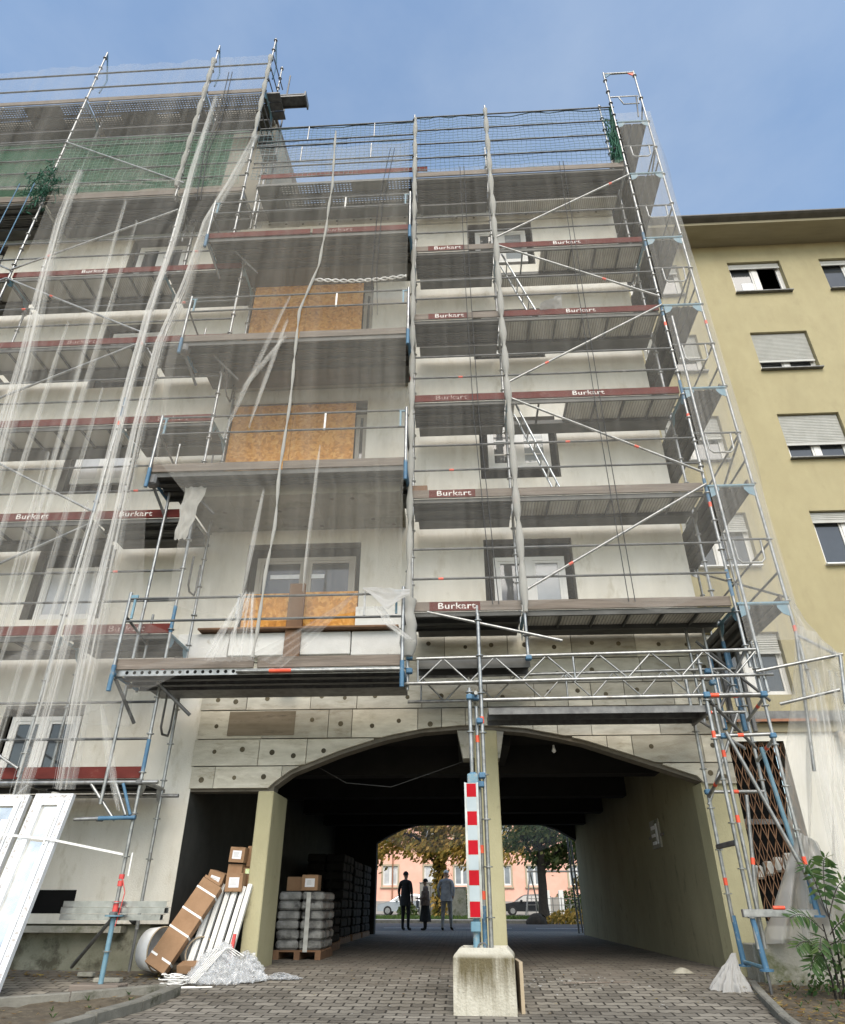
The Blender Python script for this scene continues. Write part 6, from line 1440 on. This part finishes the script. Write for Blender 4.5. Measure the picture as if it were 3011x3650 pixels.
def tree(label,x,y,z0,th,tr,crown,mt,n,ls,branches=7,seed=1,droop=0,ivy=False):
    random.seed(seed); T=thing('tree',label,'tree',(x,y,z0)); m=MB(); pts=[V(x+.12*nz(i*.7,seed)*i*.35,y+.1*nz(i*.6,seed+4),z0+th*i/6) for i in range(7)]
    m.path(pts,tr,9,rs=[tr*(1.35 if i==0 else 1.08-.07*i) for i in range(7)]); tips=[]
    for b in range(branches):
        a=2*math.pi*b/branches+random.uniform(-.3,.3); s=pts[3+b%4]; e=V(crown[0]+math.cos(a)*crown[3]*.7,crown[1]+math.sin(a)*crown[4]*.7,crown[2]+random.uniform(-.4,.5)*crown[5]); mid=s.lerp(e,.5)+V(0,0,.4); m.path([s,mid,e],.06,5,rs=[tr*.45,tr*.28,.02]); tips+=[mid,e]
    m.build('trunk',M['bark'],T); lf=MB(); cl=[]
    for c in range(max(10,n//60)):
        u=V(random.gauss(0,1),random.gauss(0,1),random.gauss(0,1)).normalized()*random.random()**.4; cl.append(V(crown[0]+u.x*crown[3],crown[1]+u.y*crown[4],crown[2]+u.z*crown[5]-droop*(abs(u.x)**2)))
    for i in range(n):
        c=random.choice(cl); p=c+V(random.gauss(0,.32),random.gauss(0,.32),random.gauss(0,.26)); s=ls*random.uniform(.6,1.3); d=V(random.gauss(0,1),random.gauss(0,1),random.gauss(0,.7)).normalized(); e=d.orthogonal().normalized(); f=d.cross(e)
        lf.add([p-e*s,p-f*s*.45,p+e*s,p+f*s*.45+d*s*.2],[(0,1,2,3)])
    if ivy:
        for i in range(1500):
            t=random.random(); p=pts[0].lerp(pts[-1],t)+V(random.gauss(0,tr*.9),random.gauss(0,tr*.9),0); s=ls*.9; d=V(random.gauss(0,1),random.gauss(0,1),random.gauss(0,1)).normalized(); e=d.orthogonal().normalized(); f=d.cross(e); lf.add([p-e*s,p-f*s*.5,p+e*s,p+f*s*.5],[(0,1,2,3)])
    lf.build('crown',M[mt],T); return T
tree('autumn tree with drooping brown green branches behind the three people',-1.45,44,.13,5.0,.22,(-1.9,44,4.9,4.4,2.2,1.7),'leaf_autumn',5200,.17,9,2,droop=1.8,ivy=True)
tree('autumn tree with yellowing leaves right behind the middle pillar',2.1,48,.13,5.0,.2,(1.6,47,5.2,2.5,2,2.0),'leaf_autumn',2800,.13,7,5,droop=.8)
tree('dark trunked tree with green leaves in the right half of the passage view',3.92,39.6,.05,4.6,.24,(4.4,40.2,4.0,2.9,2.0,1.45),'leaf_dark',4200,.15,8,9,droop=.2)
def bush(label,x,y,z,rx,ry,rz,n,mt,ls=.09,seed=1,name='hedge',cat='hedge'):
    random.seed(seed); m=MB()
    for i in range(n):
        u=V(random.gauss(0,1),random.gauss(0,1),abs(random.gauss(0,1))).normalized()*random.random()**.25; p=V(x+u.x*rx,y+u.y*ry,z+u.z*rz); s=ls*random.uniform(.6,1.3); d=V(random.gauss(0,1),random.gauss(0,1),random.gauss(0,1)).normalized(); e=d.orthogonal().normalized(); f=d.cross(e); m.add([p-e*s,p-f*s*.5,p+e*s,p+f*s*.5],[(0,1,2,3)])
    return one(name,m,M[mt],label,cat,loc=(x,y,z))
bush('dark green hedge beside the man in the white cap',.35,55,.13,1.6,.8,1.7,1500,'leaf_dark',.12,3)
bush('low dark bush behind the silver car',-4.2,56.2,.13,.8,.6,.9,700,'leaf_dark',.1,4)
bush('dark clipped hedge behind the fence at right',8.0,60,.1,1.6,.8,1.75,1500,'leaf_dark',.12,6); bush('dark clipped hedge at the far right behind the fence',11.2,60,.1,1.3,.8,1.75,1200,'leaf_dark',.12,7)
bush('scrubby brown bush at the foot of the right tree',5.1,37.2,.0,1.5,.6,.62,900,'leaf_autumn',.09,8,'bush','bush')
m=MB(); m.grid(lambda u,v:(3.25+.48*math.cos(u*6.28)*math.sin(v*1.57)*(1+.25*nz(u*6,v*3)),36.6+.4*math.sin(u*6.28)*math.sin(v*1.57),.44*math.cos(v*1.57)*(1+.08*nz(u*5,v*4))),22,10); one('boulder',m,M['bark'],'big rounded dark grey boulder beside the bush at the far kerb','boulder')
SW=thing('swing_frame','dark tubular swing frame on the grass in front of the pink building','swing',(5.6,52,.13))
m=MB(); m.tube((4.2,52,2.75),(8.2,52,2.75),.06,7); m.build('crossbar',M['steel_dark'],SW)
for x in (4.4,8.0):
    for s in (-1,1): MB().tube((x,52,2.75),(x+s*.55,52+s*.9,.1),.05,7).build('leg',M['steel_dark'],SW)
CBX=thing('utility_cabinet','pale grey utility cabinet between the two left people','cabinet',(-2.3,50,.13)); MB().rbox(-2.95,-1.55,50,50.5,.13,2.0,.03).build('case',M['grey_base'],CBX); MB().box(-2.26,-2.24,49.994,50,.3,1.9).build('door_gap',M['dark'],CBX); MB().rbox(-2.98,-1.52,49.97,50.53,2.0,2.06,.02).build('lid',M['grey_base'],CBX)
CBX=thing('utility_cabinet','broad grey cabinet to the right of the woman','cabinet',(-.6,50.4,.13)); MB().rbox(-1.35,.05,50.4,50.9,.13,1.75,.03).build('case',M['concrete2'],CBX); MB().rbox(-1.38,.08,50.37,50.93,1.75,1.81,.02).build('lid',M['grey_base'],CBX)
GP=thing('gate_post','white gate pillars before the pink building','gate',(6.2,58,.1)); MB().rbox(5.9,6.25,58,58.3,.1,1.75,.02).rbox(6.9,7.25,58,58.3,.1,1.75,.02).build('pillar',M['frame_w'],GP); MB().box(6.26,6.89,58.1,58.14,.2,1.3).build('panel',M['grey_base'],GP)
m=MB()
for i in range(14):
    x=4.5+i*.62; m.tube((x,57.4,.1),(x,57.4,1.3),.03,5)
for z in (.4,.8,1.2): m.tube((4.5,57.4,z),(12.6,57.4,z),.02,5)
one('wire_fence',m,M['steel_dark'],'thin grey wire fence along the far street at right','fence')
for k,(x,h) in enumerate(((3.45,2.9),(3.62,2.6))):
    m=MB(); m.tube((x,24.6+.4*k,0),(x-.10,24.6+.4*k,h),.03,6); one('pole',m,M['steel_dark'],['thin dark pole just outside the far right arch end','second thin dark pole outside the far right arch end'][k],'pole')
bush('small shrub with orange leaves at the far right arch end',6.0,41.5,1.5,.35,.3,.7,160,'leaf_autumn',.09,12,'shrub','shrub')
lp=thing('street_lamp','thin grey street lamp post in front of the pink building','street lamp',(6.9,42,.13)); MB().tube((6.9,42,.13),(6.9,42,7),.05,8).build('post',M['steel'],lp); MB().rbox(6.6,7.2,41.9,42.1,7.0,7.1,.02).build('lamp_head',M['steel'],lp)
# sapling at bottom right
def sapling():
    T=thing('sapling','young tree of heaven with long feathered leaves in the raised bed at right','sapling',(3.95,9.15,gz(9.15))); st=MB(); lf=MB(); random.seed(14)
    base=V(3.98,9.1,gz(9.1))
    stems=[(base,V(3.97,9.06,.55)),(base+V(.06,.02,0),V(4.08,9.1,.72)),(base+V(-.05,0,0),V(3.86,9.0,.30))]
    for a,b in stems: st.path([a,a.lerp(b,.5)+V(.02,0,0),b],.012,6,rs=[.014,.011,.007])
    fronds=[(V(4.05,9.08,.66),V(3.86,8.9,1.02),.24),(V(4.08,9.1,.72),V(4.16,8.95,1.16),.16),(V(4.08,9.1,.62),V(4.38,8.9,.92),.16),(V(3.96,9.05,.48),V(3.55,8.85,.58),.10),(V(3.86,9.0,.30),V(3.52,8.8,.32),.08),(V(3.96,9.05,.40),V(3.72,8.7,.30),.08),(V(4.03,9.08,.45),V(4.3,8.75,.5),.12),(V(4.0,9.1,.35),V(4.2,8.8,.26),.08),(V(3.86,9.0,.26),V(3.6,8.75,.14),.06)]
    for (a,b,ar) in fronds:
        n=13; pts=[a.lerp(b,i/n)+V(0,0,ar*math.sin(math.pi*i/n*.9)) for i in range(n+1)]; st.path(pts,.0045,4,rs=[.006-.0035*i/n for i in range(n+1)])
        for i in range(2,n+1):
            d=(pts[i]-pts[i-1]).normalized(); sd=d.cross(V(0,-.75,.66)).normalized(); L_=.155*(1-.45*abs(i/n-.45))*random.uniform(.85,1.1)
            for s in (-1,1):
                t=(sd*s+d*random.uniform(.15,.6)+V(random.gauss(0,.08),random.gauss(0,.08),random.uniform(-.5,-.05))).normalized(); nn=t.cross(d).normalized(); w=d*.021*random.uniform(.8,1.2); p=pts[i]
                lf.add([p,p+t*L_*.3+w,p+t*L_*.62+w*.8-V(0,0,.008),p+t*L_-V(0,0,.02),p+t*L_*.62-w*.8-V(0,0,.008),p+t*L_*.3-w],[(0,1,2,3),(0,3,4,5)])
    st.build('stem',M['bark'],T); lf.build('leaves',M['leaf_green'],T)
sapling()
bush('low green weeds at the foot of the sapling',4.05,9.2,-.1,.34,.25,.42,260,'leaf_green',.035,21,'weeds','weeds')['kind']='stuff'
# ------------------------------------------------------------------ light, sky, camera
w=bpy.data.worlds.new('World'); scene.world=w; w.use_nodes=True; nt=w.node_tree; bg=nt.nodes['Background']
SUN_EL,SUN_AZ=rad(46),rad(174)     # azimuth measured from +Y towards +X: behind the camera, a little left
sky=nt.nodes.new('ShaderNodeTexSky'); sky.sky_type='NISHITA'; sky.sun_disc=False; sky.sun_elevation=SUN_EL; sky.sun_rotation=SUN_AZ
sky.air_density=1.1; sky.dust_density=1.4; sky.ozone_density=1.2; sky.altitude=100
tc=nt.nodes.new('ShaderNodeTexCoord'); mpw=nt.nodes.new('ShaderNodeMapping'); mpw.inputs['Scale'].default_value=(1.6,1.2,3.2); nt.links.new(tc.outputs['Generated'],mpw.inputs[0])
nw=nt.nodes.new('ShaderNodeTexNoise'); nw.inputs['Scale'].default_value=1.7; nw.inputs['Detail'].default_value=6; nw.inputs['Roughness'].default_value=.55; nt.links.new(mpw.outputs[0],nw.inputs['Vector'])
rw=nt.nodes.new('ShaderNodeValToRGB'); rw.color_ramp.elements[0].position=.40; rw.color_ramp.elements[1].position=.80; rw.color_ramp.elements[1].color=(.26,.26,.26,1); nt.links.new(nw.outputs['Fac'],rw.inputs['Fac'])
tn=nt.nodes.new('ShaderNodeMixRGB'); tn.blend_type='MULTIPLY'; tn.inputs['Fac'].default_value=1; tn.inputs['Color2'].default_value=(1.02,1.0,.92,1); nt.links.new(sky.outputs[0],tn.inputs['Color1'])
cw_=nt.nodes.new('ShaderNodeMixRGB'); cw_.inputs['Color2'].default_value=(2.9,3.15,3.35,1); nt.links.new(rw.outputs[0],cw_.inputs['Fac']); nt.links.new(tn.outputs[0],cw_.inputs['Color1'])
nt.links.new(cw_.outputs[0],bg.inputs[0]); bg.inputs[1].default_value=.125
sl=bpy.data.lights.new('sun','SUN'); so=bpy.data.objects.new('sun',sl); COL.objects.link(so); sl.energy=1.3; sl.angle=rad(45); sl.color=(1,.935,.83)
dirv=V(math.sin(SUN_AZ)*math.cos(SUN_EL),math.cos(SUN_AZ)*math.cos(SUN_EL),math.sin(SUN_EL)); so.rotation_euler=dirv.to_track_quat('Z','Y').to_euler(); so.location=(0,-20,30)
cam=bpy.data.cameras.new('camera'); co=bpy.data.objects.new('camera',cam); COL.objects.link(co); scene.camera=co
cam.sensor_fit='HORIZONTAL'; cam.sensor_width=36; cam.lens=36*1388.19/1736; cam.clip_end=2000; cam.clip_start=.05
p_,yw,rl=.528,.0562,.002
fwd=V(-math.sin(yw)*math.cos(p_),math.cos(yw)*math.cos(p_),math.sin(p_)); r_=V(math.cos(yw),math.sin(yw),0); u_=r_.cross(fwd); r2=r_*math.cos(rl)+u_*math.sin(rl); u2=-r_*math.sin(rl)+u_*math.cos(rl)
co.matrix_world=Matrix(((r2.x,u2.x,-fwd.x,0),(r2.y,u2.y,-fwd.y,0),(r2.z,u2.z,-fwd.z,.715),(0,0,0,1)))
vs_=scene.view_settings; vs_.view_transform='Standard'; vs_.look='None'; vs_.exposure=1.28; vs_.gamma=1
scene.cycles.transparent_max_bounces=32; scene.cycles.max_bounces=8; scene.cycles.diffuse_bounces=2
